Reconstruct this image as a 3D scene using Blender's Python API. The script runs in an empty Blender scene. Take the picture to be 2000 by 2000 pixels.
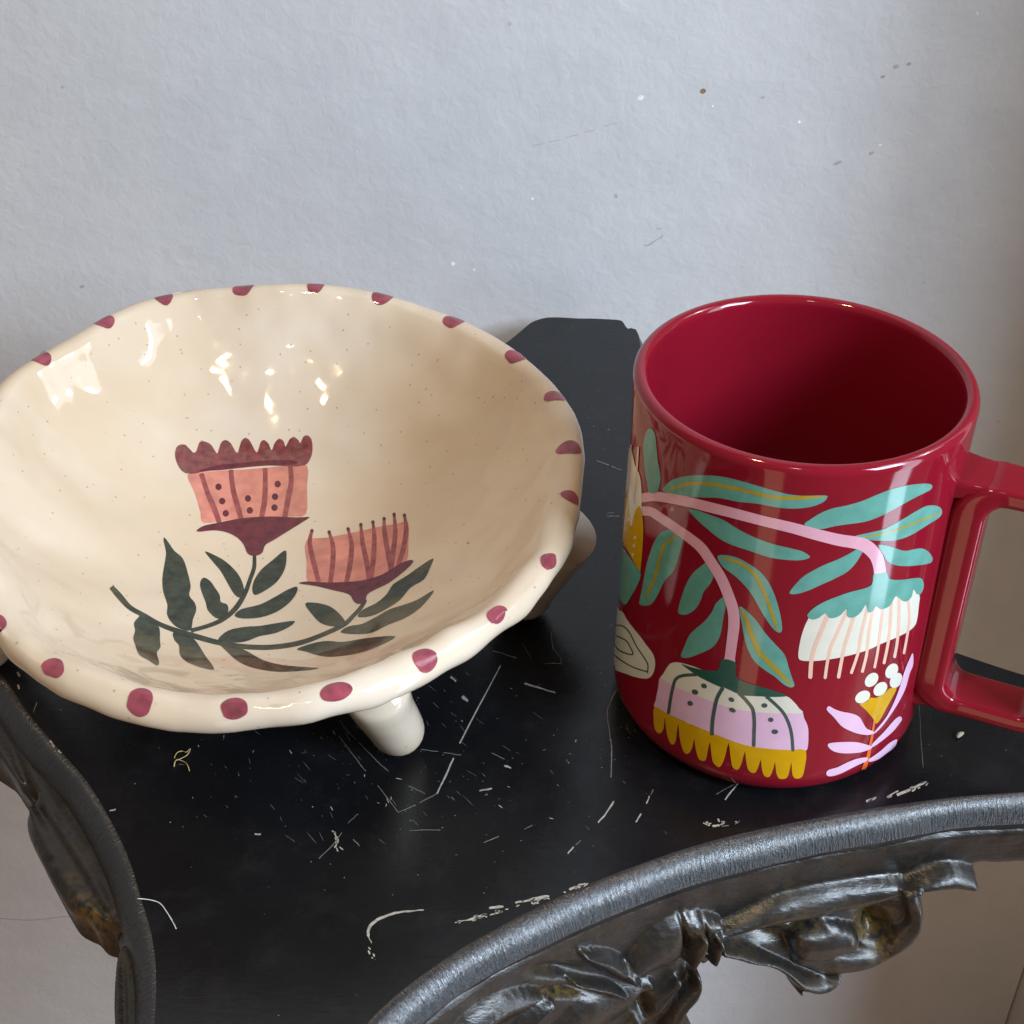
import bpy, math, random
import numpy as np
from math import radians as R, pi, sin, cos, sqrt
from mathutils import Vector, noise
from mathutils.bvhtree import BVHTree
from mathutils.geometry import delaunay_2d_cdt, barycentric_transform

random.seed(4)
scn = bpy.context.scene
col = scn.collection

# ------------------------------------------------------------------ camera
FOC, PITCH = 2849.5, 0.6353
CAM = Vector((-.0723, -.3102, .2938))
cd = bpy.data.cameras.new('camera')
cd.sensor_width = 36; cd.lens = 36 * FOC / 2000; cd.clip_start = .02; cd.clip_end = 20
cam = bpy.data.objects.new('camera', cd); col.objects.link(cam)
cam.location = CAM; cam.rotation_euler = (pi / 2 - PITCH, 0, 0)
scn.camera = cam

# ------------------------------------------------------------------ world, lamps, exposure
w = bpy.data.worlds.new('World'); scn.world = w; w.use_nodes = True
bg = w.node_tree.nodes['Background']
bg.inputs[0].default_value = (.58, .47, .37, 1); bg.inputs[1].default_value = .25
scn.view_settings.view_transform = 'Standard'
scn.view_settings.look = 'None'
scn.view_settings.exposure = 0
scn.view_settings.gamma = 1

def area(name, loc, target, sx, sy, watts, color):
    l = bpy.data.lights.new(name, 'AREA'); l.shape = 'RECTANGLE'; l.size = sx; l.size_y = sy
    l.energy = watts; l.color = color
    o = bpy.data.objects.new(name, l); col.objects.link(o); o.location = loc
    d = Vector(target) - Vector(loc)
    o.rotation_euler = d.to_track_quat('-Z', 'Y').to_euler()
    return o
area('window_light', (1.08, -.60, .35), (0, .0, .35), .27, 2.5, 14, (.72, .85, 1.0))
area('upper_window_light', (1.16, -1.02, .98), (-.05, .05, 0),   .60, .66, 39, (.70, .84, 1.0))
area('ceiling_light', (-.60, -.55, 1.72), (-.1, .03, 0), .13, .13, 8.5, (1.0, .74, .44))
area('low_warm_light', (-.37, -.86, -.42), (-.02, -.04, -.42), .20, .80, .65, (1.0, .66, .38))  # added lamp, stands in for sunlit floor: warm band on the mug
area('side_window_light', (1.25, -.02, 1.15), (-.15, .05, 0), .50, .50, 3.6, (.80, .89, 1.0))
area('highlight_core_lamp', (1.245, -.02, 1.145), (-.15, .05, 0), .15, .12, 2.6, (.92, .95, 1.0))  # small lamp added for the white core of the bowl's highlight
area('ceiling_spot', (-.22, -1.25, 1.55), (-.1, .03, 0), .12, .12, 1.6, (1.0, .95, .88))

# ------------------------------------------------------------------ helpers
def rgb(r, g, b):
    f = lambda c: (c / 255 / 12.92) if c / 255 <= .04045 else ((c / 255 + .055) / 1.055) ** 2.4
    return (f(r), f(g), f(b), 1)

FW = Vector((0, cos(PITCH), -sin(PITCH))); UP = Vector((0, sin(PITCH), cos(PITCH))); RT = Vector((1, 0, 0))
def ray(px, py):
    return (FW + RT * ((px - 1000) / FOC) - UP * ((py - 1000) / FOC)).normalized()
def at_z(px, py, z=0):
    d = ray(px, py); return CAM + d * ((z - CAM.z) / d.z)
def at_y(px, py, y):
    d = ray(px, py); return CAM + d * ((y - CAM.y) / d.y)

def catmull(pts, closed=True, n=4):
    out = []; m = len(pts)
    rng = range(m) if closed else range(m - 1)
    for i in rng:
        if closed: p0, p1, p2, p3 = pts[i - 1], pts[i], pts[(i + 1) % m], pts[(i + 2) % m]
        else: p0, p1, p2, p3 = pts[max(i - 1, 0)], pts[i], pts[i + 1], pts[min(i + 2, m - 1)]
        for k in range(n):
            t = k / n
            out.append(tuple(.5 * ((2 * b) + (c - a) * t + (2 * a - 5 * b + 4 * c - d) * t * t + (3 * b - a - 3 * c + d) * t ** 3)
                             for a, b, c, d in zip(p0, p1, p2, p3)))
    if not closed: out.append(tuple(pts[-1]))
    return out

def stroke(path, width, n=4, taper=(1, 1), rnd=True):
    """a brush stroke: outline polygon around a path; width a number or a list per path point"""
    ws = width if isinstance(width, (list, tuple)) else [width] * len(path)
    p = catmull([(x, y, w_) for (x, y), w_ in zip(path, ws)], False, n)
    L, Rr = [], []
    for i, (x, y, w_) in enumerate(p):
        a = p[max(i - 1, 0)]; b = p[min(i + 1, len(p) - 1)]
        dx, dy = b[0] - a[0], b[1] - a[1]; l = math.hypot(dx, dy) or 1
        k = i / (len(p) - 1); w_ = w_ * .5 * (taper[0] * (1 - k) + taper[1] * k)
        L.append((x - dy / l * w_, y + dx / l * w_)); Rr.append((x + dy / l * w_, y - dx / l * w_))
    cap = []
    if rnd:
        (x, y, w_) = p[-1]; a = p[-2]; l = math.hypot(x - a[0], y - a[1]) or 1
        ux, uy = (x - a[0]) / l, (y - a[1]) / l; w_ *= .5 * taper[1]
        cap = [(x + ux * w_ * .7 - uy * w_ * .7, y + uy * w_ * .7 + ux * w_ * .7), (x + ux * w_, y + uy * w_),
               (x + ux * w_ * .7 + uy * w_ * .7, y + uy * w_ * .7 - ux * w_ * .7)]
    return L + cap + Rr[::-1]

def oval(x, y, a, b=None, rot=0, n=14):
    b = b or a; c, s = cos(rot), sin(rot)
    return [(x + a * cos(t) * c - b * sin(t) * s, y + a * cos(t) * s + b * sin(t) * c)
            for t in [2 * pi * k / n for k in range(n)]]

def empty(name, loc=(0, 0, 0)):
    o = bpy.data.objects.new(name, None); col.objects.link(o); o.location = loc
    o.empty_display_size = .02
    return o
def mesh_obj(name, V, F, mat, parent=None, smooth=True, normals=None):
    me = bpy.data.meshes.new(name); me.from_pydata([tuple(v) for v in V], [], F)
    me.validate(); me.update()
    if smooth: me.polygons.foreach_set('use_smooth', [True] * len(me.polygons))
    if normals is not None and len(normals) == len(me.vertices): me.normals_split_custom_set_from_vertices([tuple(n) for n in normals])
    if mat: me.materials.append(mat)
    o = bpy.data.objects.new(name, me); col.objects.link(o)
    if parent:
        o.parent = parent
        g = Vector((0, 0, 0)); q = parent
        while q: g += q.location; q = q.parent
        me.transform(__import__('mathutils').Matrix.Translation(-g))
    return o
def tag(o, label=None, cat=None, kind=None, group=None):
    if label: o['label'] = label
    if cat: o['category'] = cat
    if kind: o['kind'] = kind
    if group: o['group'] = group
    return o

def fill(poly, step):
    """triangulate a polygon with inner points every `step`"""
    n = len(poly)
    xs = [p[0] for p in poly]; ys = [p[1] for p in poly]
    V = [Vector(p) for p in poly]
    def inside(x, y):
        c = False; j = n - 1
        for i in range(n):
            if (ys[i] > y) != (ys[j] > y) and x < (xs[j] - xs[i]) * (y - ys[i]) / (ys[j] - ys[i]) + xs[i]: c = not c
            j = i
        return c
    y = min(ys) + step * .5; r_ = 0
    while y < max(ys):
        x = min(xs) + step * (.5 if r_ % 2 else .1)
        while x < max(xs):
            if inside(x, y): V.append(Vector((x, y)))
            x += step
        y += step * .87; r_ += 1
    res = delaunay_2d_cdt(V, [], [list(range(n))], 1, 1e-6)
    return [(v.x, v.y) for v in res[0]], [list(f) for f in res[2]]

def decal(name, poly, mat, parent, cast, layer=1, step=8, smooth=True, n=3, label=None):
    """paint laid on a surface: a thin skin that follows it"""
    if smooth: poly = catmull(poly, True, n)
    pts, tris = fill(poly, step)
    V, N, ok = [], [], []
    for (x, y) in pts:
        h = cast(x, y)
        if h is None: V.append((0, 0, 0)); N.append((0, 0, 1)); ok.append(False)
        else:
            p, nn = h; V.append(p + nn * (.000014 * layer + .00003)); N.append(nn); ok.append(True)
    F = [f if True else f for f in tris if all(ok[i] for i in f)]
    used = sorted({i for f in F for i in f}); m = {k: i for i, k in enumerate(used)}
    V = [V[i] for i in used]; N = [N[i] for i in used]; F = [[m[i] for i in f] for f in F]
    if not F: return None
    f = F[0]
    s = 0
    for f in F[:200]:
        s += (Vector(V[f[1]]) - Vector(V[f[0]])).cross(Vector(V[f[2]]) - Vector(V[f[0]])).dot(N[f[0]])
    if s < 0: F = [f[::-1] for f in F]
    o = mesh_obj(name, V, F, mat, parent, True, N)
    if label: o['label'] = label
    return o

# ------------------------------------------------------------------ materials
def newmat(name):
    m = bpy.data.materials.new(name); m.use_nodes = True
    nt = m.node_tree; b = nt.nodes['Principled BSDF']
    return m, nt, b
def N(nt, t, **kw):
    n = nt.nodes.new(t)
    for k, v in kw.items():
        if k in n.inputs: n.inputs[k].default_value = v
        else: setattr(n, k, v)
    return n
def ramp(nt, src, stops):
    r = nt.nodes.new('ShaderNodeValToRGB'); nt.links.new(src, r.inputs[0])
    e = r.color_ramp.elements
    while len(e) < len(stops): e.new(.5)
    for i, (p, c) in enumerate(stops): e[i].position = p; e[i].color = c if len(c) == 4 else (*c, 1)
    return r
def coords(nt, scale=(1, 1, 1)):
    tc = nt.nodes.new('ShaderNodeTexCoord'); mp = nt.nodes.new('ShaderNodeMapping'); mp.inputs['Scale'].default_value = scale
    nt.links.new(tc.outputs['Object'], mp.inputs[0]); return mp.outputs[0]
def noise_n(nt, vec, scale, detail=3, rough=.5, dist=0):
    n = N(nt, 'ShaderNodeTexNoise', Scale=scale, Detail=detail, Roughness=rough, Distortion=dist)
    nt.links.new(vec, n.inputs['Vector']); return n.outputs['Fac']
def bump(nt, b, h, strength, dist):
    n = N(nt, 'ShaderNodeBump', Strength=strength, Distance=dist); nt.links.new(h, n.inputs['Height'])
    nt.links.new(n.outputs[0], b.inputs['Normal']); return n
def mix(nt, fac, a, b_, mode='MIX'):
    m = nt.nodes.new('ShaderNodeMix'); m.data_type = 'RGBA'; m.blend_type = mode
    for sock, v in ((m.inputs[0], fac), (m.inputs[6], a), (m.inputs[7], b_)):
        if hasattr(v, 'links'): nt.links.new(v, sock)
        else: sock.default_value = v
    return m.outputs[2]

def glaze(name, c, rough=.09, var=.12, vscale=220, dark=None, bmp=0.0):
    """glossy painted enamel with slight brush unevenness"""
    m, nt, b = newmat(name); v = coords(nt)
    nz = noise_n(nt, v, vscale, 3)
    lo = dark or tuple(x * (1 - var) for x in c[:3]) + (1,)
    hi = tuple(min(1, x * (1 + var)) for x in c[:3]) + (1,)
    r = ramp(nt, nz, [(.32, lo), (.68, hi)])
    nt.links.new(r.outputs[0], b.inputs['Base Color'])
    b.inputs['Roughness'].default_value = rough
    if bmp: bump(nt, b, noise_n(nt, v, 900, 2), bmp, .0002)
    return m

# wall paint
def wall_mat():
    m, nt, b = newmat('wall_paint'); v = coords(nt)
    big = noise_n(nt, v, 3.5, 4, .55); mid = noise_n(nt, v, 38, 4, .6)
    base = ramp(nt, big, [(.3, (.545, .555, .575)), (.7, (.60, .605, .615))]).outputs[0]
    base = mix(nt, .34, base, ramp(nt, mid, [(.3, (.50, .505, .52)), (.7, (.64, .64, .64))]).outputs[0])
    # grime pits, sparse
    vo = N(nt, 'ShaderNodeTexVoronoi', Scale=130.0); nt.links.new(v, vo.inputs['Vector'])
    pit = ramp(nt, vo.outputs['Distance'], [(.05, (1, 1, 1)), (.13, (0, 0, 0))]).outputs[0]
    gate = ramp(nt, noise_n(nt, v, 22, 3, .6), [(.56, (0, 0, 0)), (.66, (1, 1, 1))]).outputs[0]
    f = mix(nt, 1.0, pit, gate, 'MULTIPLY')
    f = mix(nt, 1.0, f, (.45, .45, .45, 1), 'MULTIPLY')
    base = mix(nt, f, base, (.30, .29, .28, 1))
    st = ramp(nt, noise_n(nt, v, 9, 5, .6), [(.60, (0, 0, 0)), (.80, (.30, .30, .30))]).outputs[0]
    base = mix(nt, st, base, (.50, .44, .38, 1))
    nt.links.new(base, b.inputs['Base Color'])
    b.inputs['Roughness'].default_value = .45
    h = nt.nodes.new('ShaderNodeMath'); h.operation = 'ADD'
    k1 = N(nt, 'ShaderNodeMath', operation='MULTIPLY'); k1.inputs[1].default_value = .65
    nt.links.new(noise_n(nt, v, 210, 4, .55, .4), k1.inputs[0]); nt.links.new(k1.outputs[0], h.inputs[0])
    nt.links.new(noise_n(nt, v, 45, 3, .5, .3), h.inputs[1])
    bump(nt, b, h.outputs[0], .34, .0014)
    return m

def table_mat(name, base, rough, bump_scale=(1, 1, 1), bs=260, bstr=.5, bdist=.0004, gold=False, dust=.0, brush=None):
    m, nt, b = newmat(name); v = coords(nt); vs = coords(nt, bump_scale)
    big = noise_n(nt, v, 26, 4, .6)
    c = ramp(nt, big, [(.3, tuple(x * .75 for x in base)), (.72, tuple(x * 1.35 for x in base))]).outputs[0]
    if dust:
        d = ramp(nt, noise_n(nt, v, 60, 6, .75), [(.52, (0, 0, 0)), (.80, (dust, dust, dust))]).outputs[0]
        c = mix(nt, d, c, (.20, .19, .19, 1))
    if gold:
        at = nt.nodes.new('ShaderNodeAttribute'); at.attribute_name = 'wear'
        nz = noise_n(nt, v, 420, 4, .65)
        mm = N(nt, 'ShaderNodeMath', operation='MULTIPLY'); nt.links.new(at.outputs['Fac'], mm.inputs[0])
        gg = ramp(nt, nz, [(.40, (0, 0, 0)), (.58, (1, 1, 1))]).outputs[0]; nt.links.new(gg, mm.inputs[1])
        c = mix(nt, mm.outputs[0], c, (.17, .105, .02, 1))
    nt.links.new(c, b.inputs['Base Color'])
    rr = ramp(nt, noise_n(nt, v, 75, 4, .6), [(.3, (rough * .8,) * 3), (.7, (rough * 1.3,) * 3)]).outputs[0]
    nt.links.new(rr, b.inputs['Roughness'])
    bump(nt, b, noise_n(nt, vs, bs, 4, .6, .2), bstr, bdist)
    return m

M = {}
M['wall'] = wall_mat()
M['top'] = table_mat('black_table_paint', (.0055, .006, .0075), .25, (.35, 1.6, 1), 320, .18, .0003, dust=.05)
M['top'].node_tree.nodes['Principled BSDF'].inputs['Specular IOR Level'].default_value = .38
M['edge'] = table_mat('black_edge_paint', (.012, .0135, .017), .25, (1, 1, .25), 750, .65, .0006)
nt = M['edge'].node_tree; nt.nodes['Principled BSDF'].inputs['Specular IOR Level'].default_value = 1.0
cmb = nt.nodes.new('ShaderNodeCombineXYZ')
for nm, ix, sc_ in (('along', 0, 1.0), ('across', 1, .16)):
    a_ = nt.nodes.new('ShaderNodeAttribute'); a_.attribute_name = nm; mu = N(nt, 'ShaderNodeMath', operation='MULTIPLY'); mu.inputs[1].default_value = sc_
    nt.links.new(a_.outputs['Fac'], mu.inputs[0]); nt.links.new(mu.outputs[0], cmb.inputs[ix])
bump(nt, nt.nodes['Principled BSDF'], noise_n(nt, cmb.outputs[0], 1700, 4, .6, .3), .7, .0005)
M['carve'] = table_mat('carved_black_paint', (.011, .0105, .0105), .33, (.35, 1, 1), 520, .5, .0005, gold=True, dust=.05)
M['carve'].node_tree.nodes['Principled BSDF'].inputs['Specular IOR Level'].default_value = .7
M['scratch_mid'] = glaze('thin_scratch', (.16, .155, .14, 1), .6, .35, 700)
M['scratch'] = glaze('bare_wood_scratch', (.38, .35, .30, 1), .6, .3, 700)
M['scratch_dim'] = glaze('faint_scratch', (.16, .155, .15, 1), .6, .35, 700)
M['red'] = glaze('red_mug_glaze', (.235, .0068, .019, 1), .055, .03, 40, bmp=.02)
_nt = M['red'].node_tree; _b = _nt.nodes['Principled BSDF']
_nt.links.new(ramp(_nt, noise_n(_nt, coords(_nt), 55, 5, .7), [(.35, (.045,) * 3), (.75, (.14,) * 3)]).outputs[0], _b.inputs['Roughness'])
def pr(name, c, **k): M[name] = glaze(name, rgb(*c), **k)
pr('teal_print', (100, 162, 150), var=.10)
pr('dark_green_print', (42, 88, 76), var=.12)
pr('pink_print', (226, 170, 188), var=.04)
pr('lilac_print', (226, 186, 214), var=.03)
pr('cream_print', (222, 220, 205), var=.03)
pr('mustard_print', (206, 158, 8), var=.06)
pr('slate_print', (74, 88, 86), var=.10)
pr('peach_print', (230, 190, 168), var=.04)
pr('orange_print', (226, 104, 40), var=.06)
pr('vein_print', (170, 150, 50), var=.12)
pr('light_edge_print', (190, 190, 170), var=.08)
pr('plum_paint', (130, 68, 68), var=.30, vscale=500)
pr('dark_plum_paint', (100, 38, 48), var=.28, vscale=420)
pr('stripe_paint', (150, 78, 76), var=.25, vscale=420)
pr('peach_paint', (216, 138, 120), var=.20, vscale=160)
pr('leaf_paint', (52, 57, 42), var=.42, vscale=330)
pr('dot_paint', (150, 70, 84), var=.32, vscale=200)

for nm, lo_, hi_, sc_ in (('peach_paint', .72, .92, 90), ('plum_paint', .70, 1.0, 260), ('stripe_paint', .80, 1.0, 240), ('dark_plum_paint', .86, 1.0, 200), ('leaf_paint', .86, 1.0, 260), ('dot_paint', .80, 1.0, 240)):
    nt = M[nm].node_tree     # thin brushed colour: the glaze shows through unevenly
    nt.links.new(ramp(nt, noise_n(nt, coords(nt), sc_, 4, .6), [(.36, (lo_,) * 3), (.62, (hi_,) * 3)]).outputs[0], nt.nodes['Principled BSDF'].inputs['Alpha'])
def bowl_mat():
    m, nt, b = newmat('cream_speckled_glaze'); v = coords(nt)
    big = noise_n(nt, v, 14, 4, .55)
    c = ramp(nt, big, [(.30, (.635, .495, .345)), (.55, (.695, .575, .435)), (.75, (.74, .655, .55))]).outputs[0]
    vo = N(nt, 'ShaderNodeTexVoronoi', Scale=330.0); nt.links.new(v, vo.inputs['Vector'])
    dot = ramp(nt, vo.outputs['Distance'], [(.07, (1, 1, 1)), (.15, (0, 0, 0))]).outputs[0]
    gate = ramp(nt, vo.outputs['Color'], [(.52, (0, 0, 0)), (.56, (1, 1, 1))]).outputs[0]
    f = mix(nt, 1.0, dot, gate, 'MULTIPLY'); f = mix(nt, 1.0, f, (.60,) * 3 + (1,), 'MULTIPLY')
    c = mix(nt, f, c, (.28, .19, .11, 1))
    vo2 = N(nt, 'ShaderNodeTexVoronoi', Scale=75.0); nt.links.new(v, vo2.inputs['Vector'])
    dot2 = ramp(nt, vo2.outputs['Distance'], [(.035, (1, 1, 1)), (.06, (0, 0, 0))]).outputs[0]
    gate2 = ramp(nt, vo2.outputs['Color'], [(.60, (0, 0, 0)), (.62, (1, 1, 1))]).outputs[0]
    f2 = mix(nt, 1.0, dot2, gate2, 'MULTIPLY'); f2 = mix(nt, 1.0, f2, (.75,) * 3 + (1,), 'MULTIPLY')
    c = mix(nt, f2, c, (.22, .14, .08, 1))
    nt.links.new(c, b.inputs['Base Color'])
    b.inputs['Roughness'].default_value = .07
    b.inputs['Subsurface Weight'].default_value = 0
    bump(nt, b, noise_n(nt, v, 60, 2, .4), .38, .0016)
    return m
M['bowl'] = bowl_mat()

# ------------------------------------------------------------------ setting
WY = .236
def box(x0, x1, y0, y1, z0, z1):
    V = [(x, y, z) for x in (x0, x1) for y in (y0, y1) for z in (z0, z1)]
    F = [(0, 1, 3, 2), (4, 6, 7, 5), (0, 4, 5, 1), (2, 3, 7, 6), (0, 2, 6, 4), (1, 5, 7, 3)]
    return V, F
FLOOR = -.93
cx = at_y(1996, 1900, WY).x
wall = mesh_obj('wall', *box(-2.2, cx, WY, WY + .12, FLOOR + .004, 1.9), M['wall'], None, False)
tag(wall, kind='structure')
ret = mesh_obj('wall_return', *box(cx + .001, cx + .12, .08, WY + .12, FLOOR + .004, 1.9), M['wall'], None, False)
tag(ret, kind='structure')
mf, nt, b = newmat('floor_boards'); v = coords(nt, (1, 8, 1))
nt.links.new(ramp(nt, noise_n(nt, v, 6, 5), [(.35, (.16, .075, .04)), (.65, (.48, .27, .15))]).outputs[0], b.inputs['Base Color'])
b.inputs['Roughness'].default_value = .4
fl = mesh_obj('floor', *box(-2.2, 2.2, -2.6, WY + .12, FLOOR - .05, FLOOR), mf, None, False)
tag(fl, kind='structure')

def wall_cast(x, y): return at_y(x, y, WY), Vector((0, -1, 0))
white = glaze('white_plaster', (.85, .85, .84, 1), .5); brown = glaze('brown_stain', (.28, .18, .07, 1), .6); grey = glaze('grey_crack', (.40, .40, .41, 1), .7)
tan = glaze('tan_stain', (.50, .44, .39, 1), .6)
for (x, y, a, b_, m_) in ((1251, 191, 7, 5, white), (1373, 178, 6, 5, brown), (1561, 238, 3, 3, white), (1392, 207, 2, 2, white), (885, 515, 4, 4, white),
                          (926, 527, 3, 3, white), (1040, 388, 3, 2, white), (1719, 283, 4, 2, white), (1636, 318, 9, 3, grey), (1203, 383, 3, 4, grey),
                          (1702, 299, 6, 3, grey), (1909, 26, 2, 4, white), (1750, 130, 6, 4, grey), (1775, 125, 5, 3, grey), (1724, 150, 5, 3, grey),
                          (1490, 190, 4, 2, grey), (122, 170, 3, 3, grey), (85, 690, 7, 5, grey), (160, 560, 5, 3, grey)):
    rr = random.random() * 3
    decal('paint_chip' if m_ is white else 'stain', oval(x, y, a, b_, rr if a == b_ else -.4, 7), m_, wall, wall_cast, 1, 6)
decal('crack', stroke([(1259, 479), (1268, 478), (1280, 470), (1292, 463), (1294, 458)], [2, 3.5, 2.5, 3, 1]), grey, wall, wall_cast, 1, 6)
decal('crack', stroke([(1283, 447), (1293, 446)], [3, 2]), grey, wall, wall_cast, 1, 6)
for p in ([(1040, 284), (1062, 280)], [(1072, 277), (1095, 273)], [(1105, 269), (1128, 263)], [(1140, 259), (1160, 254)], [(1180, 246), (1205, 240)]):
    decal('scuff', stroke(p, 1.3), tan, wall, wall_cast, 1, 6)
decal('hair', stroke([(-5, 1793), (60, 1797), (120, 1791), (165, 1790)], 1.6), grey, wall, wall_cast, 1, 10)

# ------------------------------------------------------------------ the carved table
table = empty('carved_table', (-.085, .03, 0))
tag(table, 'black painted carved side table with scratched top and concave moulded edges', 'table')
right = [(.040, .0300), (.058, .0189), (.0785, .0072), (.10, -.002), (.112, -.010), (.1165, -.022), (.110, -.036), (.09, -.0385), (.0656, -.0388),
         (.0378, -.0418), (.008, -.0480), (-.0218, -.0562), (-.0473, -.0670), (-.0669, -.0775), (-.0848, -.0895), (-.1000, -.1030), (-.110, -.1170), (-.116, -.134),
         (-.118, -.152), (-.122, -.163), (-.135, -.167), (-.149, -.162), (-.1525, -.145), (-.1546, -.1101), (-.1585, -.090), (-.165, -.074), (-.1715, -.0600), (-.180, -.0459),
         (-.1895, -.0325), (-.1995, -.0214), (-.2109, -.0082), (-.2234, .0081), (-.245, .030), (-.268, .048), (-.280, .060), (-.283, .080), (-.277, .094),
         (-.262, .098), (-.235, .098), (-.19, .105), (-.145, .12), (-.112, .145), (-.095, .175), (-.083, .197)]
tip = [(992, 668), (1012, 652), (1030, 636), (1042, 628), (1056, 623), (1072, 620), (1095, 620), (1131, 622), (1155, 622), (1176, 623), (1208, 625), (1216, 629), (1221, 637), (1227, 642), (1234, 640), (1241, 643),
       (1247, 656), (1250, 671)]
tipw = catmull([tuple(at_z(x, y, 0))[:2] for x, y in tip], False, 3)
back = [(-.0195, .185), (-.0170, .155), (-.006, .112), (.012, .070)]
O = catmull(right, False, 4) + tipw + catmull([tipw[-1]] + back + [right[0]], False, 4)[1:-1]
O = [p for i, p in enumerate(O) if math.dist(p, O[i - 1]) > .0006]
nO = len(O)
def out_n(i, k=2):
    a = O[(i - k) % nO]; b = O[(i + k) % nO]; dx, dy = b[0] - a[0], b[1] - a[1]; l = math.hypot(dx, dy)
    return (dy / l, -dx / l)
area2 = sum(O[i - 1][0] * O[i][1] - O[i][0] * O[i - 1][1] for i in range(nO))
sgn = 1 if area2 > 0 else -1
NO = [(out_n(i)[0] * sgn, out_n(i)[1] * sgn) for i in range(nO)]
for _ in range(6):
    NO = [tuple((NO[i - 1][k] + 2 * NO[i][k] + NO[(i + 1) % nO][k]) / 4 for k in (0, 1)) for i in range(nO)]
NO = [(x / math.hypot(x, y), y / math.hypot(x, y)) for x, y in NO]
# back arm: thin plain edge, no apron flare
def flare(i):
    x, y = O[i]
    f = 1.0
    if y > .06 and x > -.13: f = max(.02, 1 - (y - .06) / .05)
    if x > -.005 and y > -.005: f = min(f, max(.02, 1 - (y + .012) / .025 * 1.0))
    return f
V, F = fill(O, .012)
# top panel (slab)
V3 = [(x, y, 0) for x, y in V]
tt = mesh_obj('table_top', V3, [f if True else f for f in F], M['top'], table, True)
me = tt.data
if me.polygons[0].normal.z < 0:
    me.flip_normals()
# moulded edge and apron swept along the outline
prof_edge = [(0, 0), (.0007, -.0001), (.0019, -.0006), (.0035, -.0018), (.0050, -.0036), (.0060, -.0055), (.0064, -.0070)]
prof_apr = [(.0064, -.0070), (.0058, -.0080), (.0060, -.0092), (.0064, -.0110), (.0072, -.0130), (.0080, -.0150), (.0080, -.0168), (.0070, -.0180), (.0045, -.0190), (0, -.0195), (-.012, -.0235), (-.03, -.022)]
def sweep(name, prof, mat, sx=1, thin=.25):
    V, F = [], []
    for i in range(nO):
        f = flare(i)
        for (o_, d_) in prof:
            side = .55 if (O[i][0] > -.112 and O[i][1] < -.02 and d_ < -.0100) else 1
            oo = o_ * side * (thin + (1 - thin) * f) if o_ > 0 else o_
            wob = noise.noise(Vector((O[i][0] * 45, O[i][1] * 45, d_ * 60))) * .0007 if d_ < -.003 else noise.noise(Vector((O[i][0] * 60, O[i][1] * 60, 3))) * .0002
            tz = min(max(O[i][0] / .075, 0), 1); tz = 1 - .30 * tz * tz * (3 - 2 * tz) if O[i][1] < 0 else 1
            oo *= tz if d_ > -.0072 else (tz + 1) / 2
            V.append((O[i][0] + NO[i][0] * (oo + wob), O[i][1] + NO[i][1] * (oo + wob), d_ * (.55 + .45 * f) if d_ < -.006 else d_))
    n = len(prof)
    for i in range(nO):
        j = (i + 1) % nO
        for k in range(n - 1):
            F.append((i * n + k, i * n + k + 1, j * n + k + 1, j * n + k))
    o = mesh_obj(name, V, F, mat, table, True)
    L = [0]
    for i in range(1, nO): L.append(L[-1] + math.dist(O[i], O[i - 1]))
    a1 = o.data.attributes.new('along', 'FLOAT', 'POINT'); a1.data.foreach_set('value', [L[i] for i in range(nO) for _ in prof])
    pl = [0]
    for k in range(1, n): pl.append(pl[-1] + math.dist(prof[k], prof[k - 1]))
    a2 = o.data.attributes.new('across', 'FLOAT', 'POINT'); a2.data.foreach_set('value', [pl[k] for _ in range(nO) for k in range(n)])
    return o
sweep('edge_moulding', prof_edge, M['edge'])
sweep('apron', prof_apr, M['carve'])
vu, fu = fill([(O[i][0] - NO[i][0] * .02, O[i][1] - NO[i][1] * .02) for i in range(0, nO, 3)], .04)
# pedestal column, turned
def lathe(prof, n=48, cx=0, cy=0):
    V, F = [], []
    for a in range(n):
        t = 2 * pi * a / n
        for (r_, z) in prof: V.append((cx + r_ * cos(t), cy + r_ * sin(t), z))
    m = len(prof)
    for a in range(n):
        b_ = (a + 1) % n
        for k in range(m - 1): F.append((a * m + k, b_ * m + k, b_ * m + k + 1, a * m + k + 1))
    return V, F
V, F = lathe([(.0, -.02), (.075, -.022), (.07, -.03), (.035, -.05), (.022, -.08), (.02, -.12), (.032, -.16), (.036, -.2), (.024, -.25), (.018, -.3), (.02, -.42), (.03, -.5), (.034, -.54), (.03, -.75), (.05, -.85), (.15, -.90), (.16, -.9299), (0, -.9299)], 40, -.085, .03)
mesh_obj('pedestal', V, F, M['carve'], table)

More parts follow.
